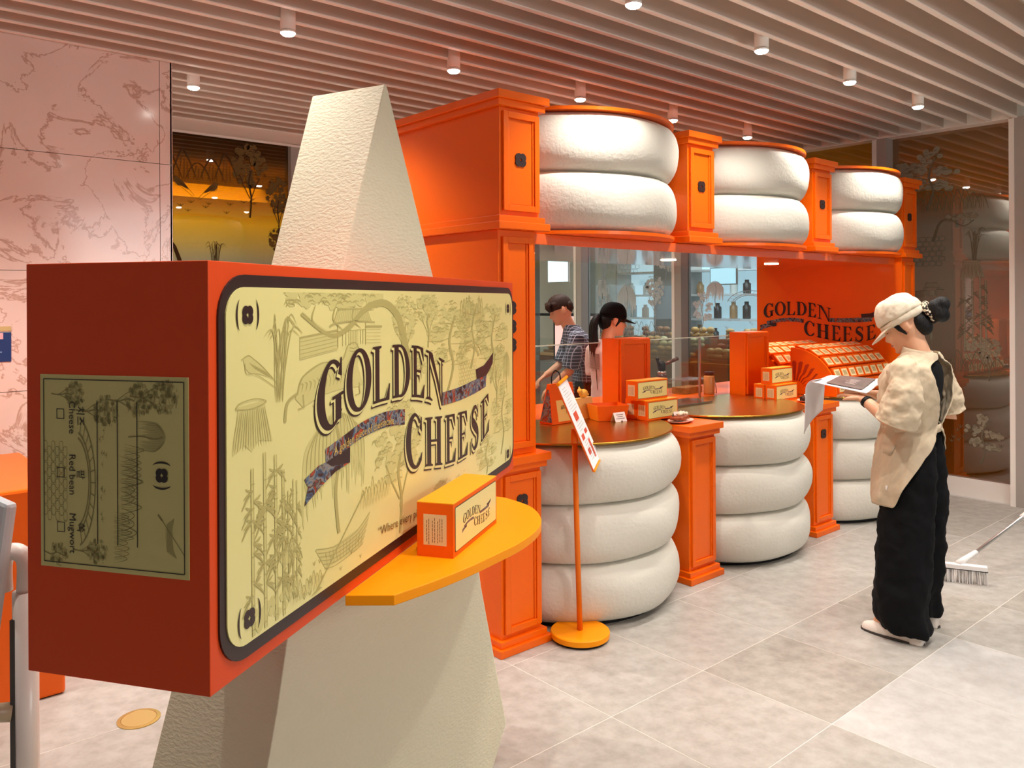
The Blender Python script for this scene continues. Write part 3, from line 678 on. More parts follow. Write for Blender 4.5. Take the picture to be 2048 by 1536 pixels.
for i, lb in ((0, 'orange kiosk side wall with three dark clover emblems in its front panel'), (3, 'orange kiosk side wall carrying the GOLDEN CHEESE lettering on its inner face')):
    t = thing('kiosk_side_wall', lb, 'kiosk wall', (BL0[i]-.01, 2.70, CTZ), 0, None)
    MB().box(0, BW+(-.015 if i == 0 else -.03), .0, 1.25, 0, 1.862-CTZ).build('body', ORANGE, t, bevel=.002)
    panel_front(t, .02, BW-.035, .03, .97, y=0)
    if i == 0:
        for z in (.655, .573, .491): inst(EMB2, 'emblem', t, (BW/2-.055, -.0025, z))
    else:
        L = MB(); g = lettering(0); L = g
        for k_ in range(len(L.v)): x, y, z = L.v[k_]; L.v[k_] = (-.004, 1.222-(x-.25)*.825, .343+(z-.108)*.84)
        L.build('lettering', DARK, t)
        for src, nm, m_ in zip(ribbons(0), ('ribbon', 'ribbon_fold'), (PICT, mat('ribbon_dark', (52, 30, 34), .4))):
            halves = split_mb(src)
            for h_ in halves:
              for k_ in range(len(h_.v)): x, y, z = h_.v[k_]; h_.v[k_] = (-.003+y*8, 1.222-(x-.25)*.825, .343+(z-.108)*.84)
              h_.build(nm+'_print', m_, t)
for i, lb in enumerate(('upper orange cabinet nearest the wedge pedestal, topmost left of the kiosk', 'upper orange cabinet between the first and second upper cheese stacks', 'upper orange cabinet between the second and third upper cheese stacks', 'upper orange cabinet at the far right end of the kiosk roof')):
    pillar('roof_cabinet', lb, BL0[i], 1.862, 2.468, 1.25, 'cabinet', emb=[.315], group='orange roof cabinets with clover emblems')
tag(MB().box(2.36, 2.46, 3.05, 3.15, 2.4675, 2.50).build('top_block', ORANGE), 'small flat orange block lying on top of the first roof cabinet', 'block')
# cheese wheels
def wheel_mesh(R0, BG, h, ph, clamp=HG):
    prof = []
    for k in range(15):
        t = -1+2*k/14; t = math.copysign(abs(t)**.75, t); prof.append((R0+BG*(1-abs(t)**2.3)**.62 if abs(t) < 1 else R0, h*(t+1)/2))
    prof = [(R0-.05, 0)]+prof+[(R0-.05, h)]
    m = MB().lathe(prof, seg=72, wob=lambda a, z: .006*sin(3*a+ph+z*6)+.004*sin(7*a+2*ph+z*14))
    m.v = [(max(-clamp, min(clamp, x)), y, z) for x, y, z in m.v]
    # ring normals: flat caps stay
    return m.mesh('cheese_body', CHEESE, True, 40)
WM = [wheel_mesh(.545, .074, .279, ph) for ph in (0, 1.7, 3.1)]; UM = [wheel_mesh(.55, .068, .282, ph) for ph in (.9, 2.3)]
bay = ['first bay by the menu stand', 'middle bay', 'third bay behind the woman']
lev = ['bottom', 'middle', 'top']
for i in range(3):
    k = thing('black_plinth', 'black round plinth under the white cheeses of the %s' % bay[i], 'plinth', (PC[i], 3.12, 0), 0, 'black plinths under the cheese stacks')
    m = MB().lathe([(.53, 0), (.53, .02)], seg=48); m.v = [(max(-HG, min(HG, x)), y, z) for x, y, z in m.v]; m.build('plinth_disc', BLACK, k)
    for j in range(3):
        t = thing('plaster_cheese', 'white plaster cheese round, %s of the three in the %s' % (lev[j], bay[i]), 'cheese', (PC[i], 3.12, .021+.2795*j), 0, 'lower cheese wheels')
        inst(WM[(i+j) % 3], 'cheese_body', t)
    for j in range(2):
        t = thing('plaster_cheese', 'white plaster cheese round, %s of the two on the roof over the %s' % (('lower', 'upper')[j], ('first bay', 'middle bay', 'third bay')[i]), 'cheese', (PC[i], 3.12, 1.878+.2825*j), 0, 'upper cheese wheels')
        inst(UM[j], 'cheese_body', t)
    for z, nm, lb in ((1.861, 'orange_disc', 'thin orange disc under the roof cheeses of the %s'), (2.444, 'orange_disc', 'thin orange lid disc on top of the roof cheeses of the %s')):
        m = MB().lathe([(.598, 0), (.598, .016), (.59, .016)], seg=64); m.v = [(max(-HG, min(HG, x)), y, z_) for x, y, z_ in m.v]
        tag(m.build(nm, ORANGE, None, loc=(PC[i], 3.12, z)), lb % ('first bay', 'middle bay', 'third bay')[i], 'disc', 'orange discs above and below the roof cheeses')
    m = MB().lathe([(.578, 0), (.585, .003), (.585, .009), (.582, .012)], seg=72); m.v = [(max(-HG+.01, min(HG-.01, x)), min(y, .22), z_) for x, y, z_ in m.v]
    tag(m.build('brass_disc', BRASS, None, loc=(PC[i], 3.12, .866)), ('round brushed brass top behind the menu stand, with the open gift box on it', 'round brushed brass top of the middle bay, empty in front', 'round brushed brass top under the rack of small orange boxes')[i], 'counter top', 'brass counter tops')
# canopy and worktop
can = thing('kiosk_canopy', 'glossy orange canopy slab carrying the roof cabinets and cheese wheels', 'canopy', (2.26, 2.72, 1.81))
SOF = mat('glossy_orange_soffit', (238, 104, 40), .07, coat=1.0)
MB().box(.236, 3.99, .03, 1.17, 0, .050).build('slab', SOF, can, bevel=.002)
for a, b in ((2.95, 3.30), (4.22, 3.32), (5.34, 3.25)):
    l_ = MB().lathe([(.05, -.004), (.05, .001)], a-2.26, b-2.72, 24).build('recessed_lamp', mat('soffit_lamp', (255, 236, 200), .5, emit=14), can)
    l = bpy.data.lights.new('soffit_spot', 'SPOT'); l.energy = 26; l.color = (1, .88, .74); l.spot_size = radians(125); l.spot_blend = .8; l.shadow_soft_size = .04
    lo = bpy.data.objects.new('soffit_spot', l); lo.location = (a, b, 1.79); COL.objects.link(lo)
wt = thing('kiosk_worktop', 'long orange worktop running behind the glass screen of the kiosk', 'worktop', (2.536, 3.345, .8605))
MB().box(0, 3.684, 0, .50, 0, .0175).build('top', ORANGE, wt, bevel=.002)
bp_ = thing('kiosk_back_panel', 'plain orange panel carrying the worktop at the rear of the kiosk', 'panel', (2.54, 3.76, 0)); MB().box(0, 3.67, 0, .05, 0, .859).build('panel_board', ORANGE, bp_)
for i, lb in ((1, 'orange panelled divider box behind the pile of cake boxes, left of two'), (2, 'orange panelled divider box in front of the orange lettered wall')):
    t = thing('divider_box', lb, 'divider', (BL0[i], 3.195, CTZ+.0005), 0, 'orange divider boxes')
    MB().box(0, .285, .014, .143, 0, .455).build('body', ORANGE, t, bevel=.002); panel_front(t, .012, .281, .02, .45, y=.014, fw=.03)
for k_, (a0, a1, lb) in enumerate(((2.50, 3.595, 'left clear glass sneeze screen in front of the two kiosk workers'), (3.89, 4.925, 'middle clear glass sneeze screen in front of the torch and the plastic tub'))):
    t = thing('glass_screen', lb, 'glass screen', (a0, 3.352, .8785), 0, 'glass screens on the counter')
    MB().box(0, a1-a0, -.004, .004, 0, .41).build('pane', GLASS, t)
    MB().box(0, a1-a0, -.0045, .0045, .41, .416).build('polished_edge', mat('glass_edge', (206, 226, 216), .2), t)
MB().box(.70, .712, -.006, .006, 0, .41).build('clip_post', SILVER, bpy.data.objects.get('glass_screen.001'))
# ---------------------------------------------------------------- things on the counters
def PXF(x, y, z):
    dx, dy = x-1024, y-601; t = (dx-ROLL*dy)/F; w = -(dy+ROLL*dx)/F; Y = (z-CAMH)/w; return W(t*Y, Y)
for (x, y), z, lb in (((1262, 836), CTZ, 'small orange cake box in the lower row beside the waffle plate'), ((1231, 838), CTZ, 'small orange cake box at lower left of the pile, half hidden by the open gift tray'), ((1241, 801), CTZ+.108, 'small orange cake box on top of the pile by the waffle plate')):
    q = PXF(x, y, z); off = {0: (3.56, 2.93), 1: (3.56, 3.05), 2: (3.50, 2.98)}
for (a, b), z, lb in (((3.475, 2.885), .879, 'small orange cake box, front of the lower two beside the waffle plate'), ((3.475, 2.966), .879, 'small orange cake box, rear of the lower two, half hidden by the open tray'), ((3.44, 2.93), .879+.110, 'small orange cake box on top of the pile by the waffle plate')):
    cake_box(lb, (a, b, z), 0, .79, 'small orange cake boxes')
for (a, b), z, lb in (((4.86, 2.93), CTZ+.0005, 'small orange cake box in front of the lower pair beside the chocolate cake plate'), ((4.85, 3.012), CTZ+.0005, 'small orange cake box behind, lower left of the pile by the orange lettered wall'), ((4.87, 2.97), CTZ+.1105, 'small orange cake box topmost of the pile before the orange lettered wall')):
    cake_box(lb, (a, b, z), 0, .79, 'small orange cake boxes')
CARD = mat('card_white', (246, 238, 236), .6); CARDT = mat('card_ink', (110, 96, 96), .6)
def tent_card(label, a, b, z, rz, w=.085, h=.05, pink=False):
    t = thing('tent_card', label, 'card', (a, b, z), rz, 'small tent cards')
    c = mat('card_pink', (240, 206, 208), .6) if pink else CARD
    MB().add([(-w/2, -.012, 0), (w/2, -.012, 0), (w/2, .010, h), (-w/2, .010, h), (w/2, .030, 0), (-w/2, .030, 0), (-w/2, -.0112, 0), (w/2, -.0112, 0)], [(0, 1, 2, 3), (3, 2, 4, 5)]).build('folded_card', c, t)
    m = MB()
    for k_, (x0, x1) in enumerate(((-.6, .6), (-.45, .45), (-.75, .7))):
        f = .72-.2*k_; y = -.012+.022*f-.0006; m.add([(x0*w/2, y-.0006, h*f), (x1*w/2, y-.0006, h*f), (x1*w/2, y+.0005, h*f+.003), (x0*w/2, y+.0005, h*f+.003)], [(0, 1, 2, 3)])
    m.build('card_text', CARDT, t)
    MB().box(.0, .008, -.0135, -.011, .001, .006).build('card_mark', BLACK, t)
tent_card('white tent card with three lines in front of the open gift tray', *PXF(1240, 843, .879), .879, -.10)
tent_card('white tent card in front of the waffle plate', *PXF(1360, 843, CTZ), CTZ+.001, -.15, .085, .055)
tent_card('pink tent card between the cake boxes and the waffle plate', *PXF(1312, 838, CTZ), CTZ+.001, .1, .07, .05, True)
tent_card('white tent card in front of the chocolate cake plate', *PXF(1618, 803, CTZ), CTZ+.001, -.1, .085, .05)
tent_card('pink tent card beside the chocolate cake plate, left of it', *PXF(1560, 798, CTZ), CTZ+.001, .15, .06, .042, True)
def plate(label, a, b, z, rz, kind):
    t = thing('plate', label, 'plate', (a, b, z), rz)
    m = MB().lathe([(.04, 0), (.055, .002), (.078, .012), (.080, .014), (.074, .012), (.05, .005)], seg=28); m.v = [(x*1.3, y*.8, q) for x, y, q in m.v]
    m.build('dish', mat('pinkish_china', (236, 196, 176) if kind == 'w' else (236, 120, 60), .3), t, True)
    return t
def food(label, cat, name, a, b, z, pieces, rz=0):
    t = thing(name, label, cat, (a, b, z), rz)
    for nm, m, mt in pieces: m.build(nm, mt, t, True)
pa = PXF(1303, 843, CTZ); pa = (3.66, 2.80)
plate('oval pinkish plate of waffle pieces on the orange shelf', pa[0], pa[1], CTZ+.001, .2, 'w')
WAF = mat('waffle_brown', (176, 84, 34), .5, bump=.4, bscale=120, var=.5, vscale=60); CRM = mat('whipped_cream', (250, 240, 214), .5)
rr = random.Random(2)
w1 = MB(); 
for q in range(5): w1.M = Matrix.Translation((-.05+q*.024, rr.uniform(-.01, .01), .012)) @ Matrix.Rotation(rr.uniform(-.4, .4), 4, 'Z') @ Matrix.Rotation(.25, 4, 'Y'); w1.box(-.018, .018, -.026, .026, 0, .016)
w1.M = None; cr_ = MB()
for q in range(6): cr_.ball((-.01+q*.012, rr.uniform(-.012, .012), .038+rr.uniform(0, .008)), .011, 10, 6)
food('golden waffle pieces topped with balls of cream on the oval plate', 'waffle', 'waffle', pa[0], pa[1], CTZ+.007, (('waffle_piece', w1, WAF), ('cream', cr_, CRM)), .2)
t = thing('serving_board', 'small orange tray behind the waffle plate on the shelf', 'tray', (3.74, 2.95, CTZ+.001)); MB().lathe([(.05, 0), (.075, .004), (.08, .02), (.072, .018), (.05, .008)], seg=24).build('dish', mat('orange_dish', (240, 130, 60), .35), t, True)
pb = (5.02, 2.79)
plate('oval orange plate with chocolate cake at the far orange shelf', pb[0], pb[1], CTZ+.001, .2, 'c')
w2 = MB().box(-.075, .075, -.028, .028, .006, .034); c2 = MB()
for q in range(5): c2.ball((-.055+q*.026, -.012+.012*(q % 2), .038), .009, 8, 5)
c3 = MB().box(-.03, .045, -.018, .012, .0345, .042)
food('dark chocolate cake with cream dots on the far oval plate', 'cake', 'chocolate_cake', pb[0], pb[1], CTZ+.004, (('sponge', w2, mat('chocolate', (66, 30, 22), .4, var=.4, vscale=40)), ('cream_dot', c2, CRM), ('icing', c3, mat('pale_icing', (200, 206, 184), .4))), .2)
# open gift tray, gift carrier with handle, yellow figurine
GT_ = PXF(1200, 842, .879)
t = thing('open_gift_tray', 'open orange cardboard tray with ribbon lying tilted on the brass top', 'box', PXF(1197, 843, .8795)+(.8795,), radians(-22))
L, D_, Hh = .165, .115, .085; o = .014
for nm, vs in (('side_front', [(0, 0, 0), (L, 0, 0), (L+o, -o, Hh), (-o, -o, Hh)]), ('side_back', [(0, D_, 0), (L, D_, 0), (L+o, D_+o, Hh), (-o, D_+o, Hh)]), ('side_left', [(0, 0, 0), (0, D_, 0), (-o, D_+o, Hh), (-o, -o, Hh)]), ('side_right', [(L, 0, 0), (L, D_, 0), (L+o, D_+o, Hh), (L+o, -o, Hh)])):
    m = MB(); n_ = (Vector(vs[1])-Vector(vs[0])).cross(Vector(vs[2])-Vector(vs[1])).normalized()*.003
    m.add(vs+[tuple(Vector(v)+n_) for v in vs], [(0,1,2,3), (7,6,5,4), (0,4,5,1), (1,5,6,2), (2,6,7,3), (3,7,4,0)]).build(nm, BOXOR if nm != 'side_left' else mat('orange_card_painted_light', (250, 150, 30), .5), t)  # left side carries its light in a brighter orange
MB().box(0, L, 0, D_, 0, .004).build('tray_floor', mat('kraft_brown', (150, 92, 50), .6), t)
MB().tube([(.03, .02, .02), (.06, .05, .035), (.10, .05, .02), (.14, .08, .03)], .004, 6).build('ribbon_bow', mat('red_ribbon', (190, 60, 40), .4), t, True)
t = thing('gift_carrier', 'tall orange printed gift carrier with black rope handle on the brass top', 'gift bag', (2.985, 3.13, .8795), radians(2))
MB().add([(0, 0, 0), (.20, 0, 0), (.20, .10, 0), (0, .10, 0), (.02, .04, .215), (.20, .04, .215), (.20, .06, .215), (.02, .06, .215)], [(0,3,2,1), (4,5,6,7), (0,1,5,4), (1,2,6,5), (2,3,7,6), (3,0,4,7)]).build('carrier_body', BOXOR, t)
MB().add([(.002, .006, .012), (.002, .094, .012), (.019, .058, .185), (.019, .042, .185), (-.0015, .006, .012), (-.0015, .094, .012), (.0165, .058, .185), (.0165, .042, .185)], [(4, 7, 6, 5), (0, 4, 5, 1), (1, 5, 6, 2), (2, 6, 7, 3), (3, 7, 4, 0)]).build('picture_side', PICT, t)
MB().tube(curve([(.05, .05, .19), (.045, .05, .25), (.07, .05, .285), (.11, .05, .26), (.11, .05, .18)], 20), .0035, 6).build('rope_handle', BLACK, t, True)
MB().add([(.05, .0015, .012), (.198, .0015, .012), (.198, .0225, .125), (.05, .0225, .125), (.05, .004, .012), (.198, .004, .012), (.198, .025, .125), (.05, .025, .125)], [(0,1,2,3), (0,4,5,1), (1,5,6,2), (2,6,7,3), (3,7,4,0)]).build('cream_label', mat('butter_card', (250, 214, 130), .5), t)
inst(ME_LET, 'lettering', t, (.055, .0022, .03), rot=(radians(-10.5), 0, 0), scale=(.080, .2, .14))
MB().ball((.075, .040, .185), .007, 8, 6).build('snap_button', BLACK, t)
t = thing('lidded_gift_box', 'cream and orange gift box with GOLDEN print standing behind the open tray', 'gift box', (3.215, 3.17, .8795), radians(6))
MB().add([(0, 0, 0), (.16, 0, 0), (.16, .05, 0), (0, .05, 0), (0, .02, .115), (.16, .02, .115), (.16, .05, .115), (0, .05, .115)], [(0,3,2,1), (4,5,6,7), (0,1,5,4), (1,2,6,5), (2,3,7,6), (3,0,4,7)]).build('box_body', mat('butter_card', (250, 214, 130), .5), t)
lm = inst(ME_LET, 'lettering', t, (.0, .0135, .02), rot=(radians(-10), 0, 0), scale=(.085, .2, .13))
t = thing('rabbit_figurine', 'small plain yellow animal figurine on top of the cream gift box', 'figurine', (3.30, 3.205, .995))
m = MB().ball((0, 0, .024), .025, 14, 10, (1.3, .8, 1)); m.ball((-.03, 0, .040), .015, 12, 8); m.ball((-.028, .006, .056), .005, 8, 6, (1, 1, 1.8)); m.ball((.034, 0, .016), .008, 8, 6)
m.build('figurine_body', mat('soft_yellow', (250, 206, 90), .6), t, True)
# behind the screen: torch burner, tub, jar, side table things
t = thing('torch_burner', 'black gas torch burner with steel collar standing behind the middle glass screen', 'torch', (4.52, 3.62, .8785))
MB().lathe([(.034, 0), (.036, .01), (.036, .13), (.030, .15)], seg=20).build('gas_can', mat('dark_maroon', (74, 34, 28), .35), t, True)
MB().lathe([(.030, .15), (.032, .158), (.030, .166)], seg=20).build('collar', SILVER, t, True)
m = MB().lathe([(.020, .166), (.028, .18), (.028, .22), (.016, .24)], seg=14); m.tube([(-.03, 0, .20), (-.045, 0, .25)], .010, 8); m.ball((-.045, 0, .255), .014, 8, 6); m.build('burner_head', BLACK, t, True)
MB().tube([(.02, 0, .21), (.09, -.02, .235), (.14, -.03, .25)], [.012, .013, .014], 10).build('nozzle', mat('burnt_metal', (96, 70, 56), .4, metal=.6), t, True)
t = thing('plastic_tub', 'clear plastic tub of waffle cones behind the middle glass screen', 'tub', (4.62, 3.50, .8785))
m = MB(); 
for x0, x1, y0, y1 in ((0, .004, 0, .14), (.246, .25, 0, .14), (0, .25, 0, .004), (0, .25, .136, .14)): m.box(x0, x1, y0, y1, .001, .095)
m.build('tub_walls', GLASS, t); MB().box(-.006, .256, -.006, .146, .095, .103).build('lid', glass_mat('frosted_lid', (.86, .87, .88), .1, .2), t)
MB().box(.02, .23, .015, .125, .002, .045).build('tub_content', mat('biscuit', (196, 132, 66), .7, bump=.5, bscale=60, var=.4, vscale=20), t)
t = thing('topping_jar', 'tall jar of light brown sauce with black lid and spoon behind the glass', 'jar', (4.80, 3.42, .8785))
MB().lathe([(.036, 0), (.038, .008), (.038, .125), (.032, .135)], seg=20).build('jar_glass', mat('sauce', (202, 140, 82), .25), t, True)
MB().lathe([(.034, .135), (.036, .136), (.036, .155), (.033, .158)], seg=20).build('jar_lid', BLACK, t, True)
MB().tube([(.03, -.01, .15), (.055, -.02, .04), (.058, -.02, .004)], .004, 6).build('spoon', SILVER, t, True)
tag(MB().box(4.01, 4.40, 3.0, 3.30, 0, .0).build('x', None), 'x', 'x') if False else None
tag(MB().box(0, .52, 0, .20, 0, .012).build('acrylic_sheet', glass_mat('pale_acrylic', (.62, .70, .74), .35, .05), loc=(3.90, 3.12, .8795), bevel=.002), 'pale blue translucent acrylic slab lying at the back of the middle brass top', 'slab')
# rack of small boxes in the third bay
rk = thing('curved_display_rack', 'barrel-shaped orange rack full of small labelled boxes, the front one with ray marks', 'display rack', (5.25, 2.705, CTZ+.018))
RB, RZ, RL = .34, .325, .90
def rp(t): return (.34-RB*cos(t), RZ*sin(t))
P_ = [rp(radians(90*k/14)) for k in range(15)]+[(.34, 0)]
for nm, x in (('end_panel', 0), ('end_panel', RL-.014)):
    MB().loft([[(x, y, z) for y, z in P_], [(x+.014, y, z) for y, z in P_]]).build(nm, ORANGE, rk)
P2_ = [(y*.93+.035, z*.93) for y, z in P_]
MB().loft([[(.014, y, z) for y, z in P2_], [(RL-.014, y, z) for y, z in P2_]]).build('drum', ORANGE, rk)
ra = MB()
for k in range(7):
    th = radians(8+25*k/1.9) if False else radians(4+14.5*k); c_, s_ = -cos(th), sin(th)
    pts = []
    for q in range(9):
        r = .07+.15*q/8; w_ = (.006+.012*(q/8))*(1.0 if q < 8 else .5); y = .31+c_*r; z = .03+s_*r*.9+.008*sin(q*1.1)
        pts.append(((y-s_*w_, z-c_*-w_*-1), (y+s_*w_, z+c_*w_*-1)))
    n_ = len(pts); ra.add([(-.0015, p[0][0], p[0][1]) for p in pts]+[(-.0015, p[1][0], p[1][1]) for p in pts], [(i, i+1, n_+i+1, n_+i) for i in range(n_-1)])
ra.build('ray_marks', mat('ray_dark_orange', (176, 50, 10), .5), rk)
sm = MB().box(0, .100, -.004, .018, 0, .082).mesh('small_box', BOXOR); sml = MB().box(.012, .088, -.0055, -.0035, .010, .068).mesh('small_label', mat('small_label_cream', (244, 214, 160), .5))
smp = MB(); 
for q in range(4): smp.box(.03+.012*q, .036+.012*q, -.0062, -.0054, .022, .056)
smp = smp.mesh('small_print', mat('small_print', (150, 130, 84), .5))
def fill_rack(rk, cols, x0=.02, dx=.1085, rows=5, gname='small labelled boxes on the curved rack', where=''):
    for r in range(rows):
        th = radians(4+17.2*r); y, z = rp(th); 
        nrm = Vector((0, -cos(th)/RB*RZ, sin(th)/RZ*RB)).normalized(); tan_ = Vector((0, sin(th)*RB, cos(th)*RZ)).normalized()
        for c in range(cols):
            b_ = inst(sm, 'small_box', None, (0, 0, 0)); M = Matrix(((1, 0, 0, 0), (0, -nrm.y, tan_.y, 0), (0, -nrm.z, tan_.z, 0), (0, 0, 0, 1)))
            jit = random.uniform(-.003, .003)
            b_.matrix_world = Matrix.Translation(Vector(rk.location)+Vector((x0+dx*c+jit, y, z))+nrm*.003) @ M
            tag(b_, 'small cream-labelled box, %s row, %s of the row on %s' % (['bottom', 'second lowest', 'middle', 'second highest', 'top'][r], ['leftmost', 'second', 'third', 'fourth', 'fifth', 'sixth', 'seventh', 'rightmost'][c], where), 'small box', gname)
            inst(sml, 'label', b_); inst(smp, 'print', b_)
fill_rack(rk, 8, where='the front rack')
rk2 = thing('curved_display_rack', 'rear barrel-shaped orange rack, mostly hidden behind the front one', 'display rack', (5.225, 3.055, CTZ+.018))
MB().loft([[(.014, y, z) for y, z in P2_], [(.88, y, z) for y, z in P2_]]).build('drum', ORANGE, rk2)
fill_rack(rk2, 8, .012, .1085, gname='small labelled boxes on the hidden rack', where='the rear rack')
tag(MB().box(0, .16, 0, .12, 0, .008).build('flat_carton', mat('kraft_brown', (150, 92, 50), .6), loc=(5.26, 3.42, CTZ+.365)), 'flat brown carton lying on the ledge behind the rear rack', 'carton')
# ---------------------------------------------------------------- menu stand
ms = thing('menu_stand', 'thin orange floor stand holding a tilted white menu board', 'menu stand', W(.304, 3.69)+(0,), radians(-49.2+90-90))
def WL(X, Y): v = W(X, Y); return v
MB().lathe([(.122, 0), (.124, .012)], seg=40).build('rubber_foot', BLACK, ms)
MB().lathe([(.133, .012), (.136, .016), (.136, .036), (.132, .040)], seg=48).build('foot_disc', AMBER, ms, True, ang=35)
ms.rotation_euler = (0, 0, atan2(W(1, 0)[1], W(1, 0)[0]))      # local x = to the right of the photo, y = away
MB().tube([(0.0, 0, .040), (-.012, 0, .50), (-.020, 0, .90)], .0125, 14).build('pole', mat('orange_pole', (238, 122, 24), .4, spec=.25), ms, True)
MB().tube([(-.020, 0, .895), (-.020, 0, .96)], .017, 12).build('bracket', mat('orange_pole', (238, 122, 24), .4, spec=.25), ms, True)
TLp, TRp, BRp, BLp = Vector((-.105, -.10, 1.172)), Vector((-.048, .155, 1.182)), Vector((.112, .13, .80)), Vector((.055, -.125, .79))
nb_ = (BLp-TLp).cross(TRp-TLp).normalized(); 
if nb_.x < 0: nb_ = -nb_
bd = thing('x', 'x', 'x') if False else None
q4 = [TLp, BLp, BRp, TRp]
MB().loft([[tuple(p-nb_*.006) for p in q4], [tuple(p) for p in q4]]).build('menu_board', mat('orange_pole2', (236, 104, 24), .4), ms)
cen = sum(q4, Vector())/4; q5 = [cen+(p-cen)*.965 for p in q4]
MB().loft([[tuple(p+nb_*.0002) for p in q5], [tuple(p+nb_*.0014) for p in q5]]).build('menu_sheet', PAPER, ms)
def bq(u0, u1, v0, v1):
    f = lambda u, v: tuple(q5[0].lerp(q5[3], u).lerp(q5[1].lerp(q5[2], u), v)+nb_*.002)
    return [f(u0, v0), f(u0, v1), f(u1, v1), f(u1, v0)]
m = MB(); m2 = MB(); rr = random.Random(4)
for u0, u1, v0, v1 in ((.25, .62, .36, .46), (.15, .42, .615, .68), (.58, .85, .60, .65), (.2, .46, .79, .86), (.58, .75, .72, .94)): MB().poly(bq(u0, u1, v0, v1)).build('red_block_print', mat('menu_red', (212, 84, 60), .5), ms)
for k in range(26):
    v = .06+.034*k
    if not any(abs(v-x) < .05 for x in (.41, .64)): m2.poly(bq(.15+.1*rr.random(), .5+.4*rr.random(), v, v+.008))
m2.build('menu_text', mat('menu_grey', (190, 196, 190), .5), ms)
MB().tube([TLp+nb_*.004, TRp+nb_*.004], .008, 8).build('top_rail', AMBER, ms); MB().tube([BLp+nb_*.002, BRp+nb_*.002], .005, 8).build('bottom_rail', AMBER, ms)
# ---------------------------------------------------------------- left edge of the picture
t = thing('orange_counter', 'plain orange counter block against the pink marble wall', 'counter', (.742, 3.583, 0))
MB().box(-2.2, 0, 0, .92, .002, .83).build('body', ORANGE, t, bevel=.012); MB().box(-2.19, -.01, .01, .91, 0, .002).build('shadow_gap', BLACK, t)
t = thing('wall_notice', 'blue notice with pink header and green dot on the marble wall', 'notice', (.47, 4.66, 1.26))
MB().box(0, .26, -.004, 0, 0, .145).build('blue_sheet', mat('notice_blue', (24, 60, 120), .4), t)
MB().box(.02, .225, -.006, -.004, .112, .142).build('pink_header', mat('notice_pink', (244, 190, 200), .4), t)
MB().ball((.085, -.006, .095), .010, 10, 6, (1, .3, 1)).build('green_dot', mat('notice_teal', (60, 210, 190), .4), t)
m = MB()
for k in range(5): m.box(.08-.01*(k % 2), .2+.01*(k % 3), -.0055, -.004, .018+.014*k, .022+.014*k)
m.build('notice_lines', mat('notice_line', (150, 180, 220), .5), t)
MB().box(-.1, .26, -.003, 0, .152, .175).build('kraft_strip', mat('notice_kraft', (210, 190, 130), .5), t)
MB().box(.09, .2, -.005, 0, -.028, -.014).build('black_tag', BLACK, t)
dr = thing('floor_outlet_cover', 'round brass outlet cover set in the pale floor', 'outlet cover', (.90, 3.179, 0))
MB().lathe([(.075, 0), (.075, .003), (.062, .004), (.060, .002)], seg=36).build('cover_ring', mat('pale_brass', (206, 176, 104), .3, metal=.8), dr, True, ang=30)
MB().lathe([(.060, .001), (.060, .0035)], seg=36).build('cover_disc', mat('pale_brass2', (214, 188, 120), .35, metal=.7), dr)
# kiosk terminal on a pole
kp = W(-1.17, 1.93); kt = thing('ordering_terminal', 'white ordering terminal with blue screen on a white pole at the left edge', 'terminal', (kp[0], kp[1], 0), atan2(W(1, 0)[1], W(1, 0)[0]))
WH2 = mat('white_plastic', (232, 224, 216), .35, coat=.3)
MB().lathe([(.16, 0), (.165, .004), (.165, .014), (.15, .02)], seg=36).build('foot_plate', WH2, kt, True, ang=30)
MB().tube([(0, 0, .02), (0, 0, .86)], .028, 20).build('pole', WH2, kt, True)
MB().tube(curve([(0, 0, .86), (.0, 0, .935), (-.03, 0, .955), (-.052, 0, .93), (-.052, 0, .86)], 18), .020, 14).build('pole_hook', WH2, kt, True)
MB().box(-.021, -.010, -.0282, -.020, .40, .80).build('cable_slot', mat('slot_grey', (70, 66, 62), .5), kt)
MB().tube([(-.02, -.02, .58), (-.055, -.035, .585), (-.07, -.04, .60)], .022, 12).build('hinge', mat('hinge_beige', (176, 158, 130), .35), kt, True)
T_ = Matrix.Translation((-.050, -.03, .87)) @ Matrix.Rotation(radians(8), 4, 'Y') @ Matrix.Rotation(radians(-30), 4, 'Z')
m = MB(); m.M = T_; m.box(-.26, .022, -.016, .012, -.42, .215); m.build('screen_housing', mat('pale_blue_plastic', (206, 216, 222), .3), kt, bevel=.010)
m = MB(); m.M = T_; m.box(-.235, -.004, -.0175, -.0155, -.39, .19); m.build('display', mat('blue_display', (40, 110, 235), .2, emit=1.0), kt)
MB().tube([(.02, -.02, .40), (.05, -.03, .43), (.075, -.03, .42), (.05, -.025, .385)], [.002, .007, .009, .002], 6, flat=.3).build('tape_strip', glass_mat('tape', (.9, .9, .9), .25, .15), kt, True)
# broom
bt = thing('broom', 'white long-handled broom with a grey steel stick resting on the floor', 'broom', W(2.43, 4.40)+(0,), atan2(W(1, 0)[1], W(1, 0)[0])-.40)
MB().box(-.14, .14, -.02, .02, .072, .10).build('head', mat('broom_white', (240, 238, 236), .4), bt, bevel=.004)
m = MB(); rr = random.Random(8)
for k in range(150):
    x, y = rr.uniform(-.135, .135), rr.uniform(-.016, .016); m.tube([(x, y, .072), (x*1.03+rr.uniform(-.004, .004), y*1.5, .001)], .0022, 4, False)
stuff(m.build('bristles', mat('bristle_white', (234, 230, 228), .6), bt))
MB().box(-.141, .141, -.0205, .0205, .072, .076).build('dark_line', BLACK, bt)
hp = Vector((.75, -.05, .70)) if False else None
MB().tube([(0, 0, .10), (.10, .10, .145)], [.017, .014], 12).build('socket', mat('broom_white', (240, 238, 236), .4), bt, True)
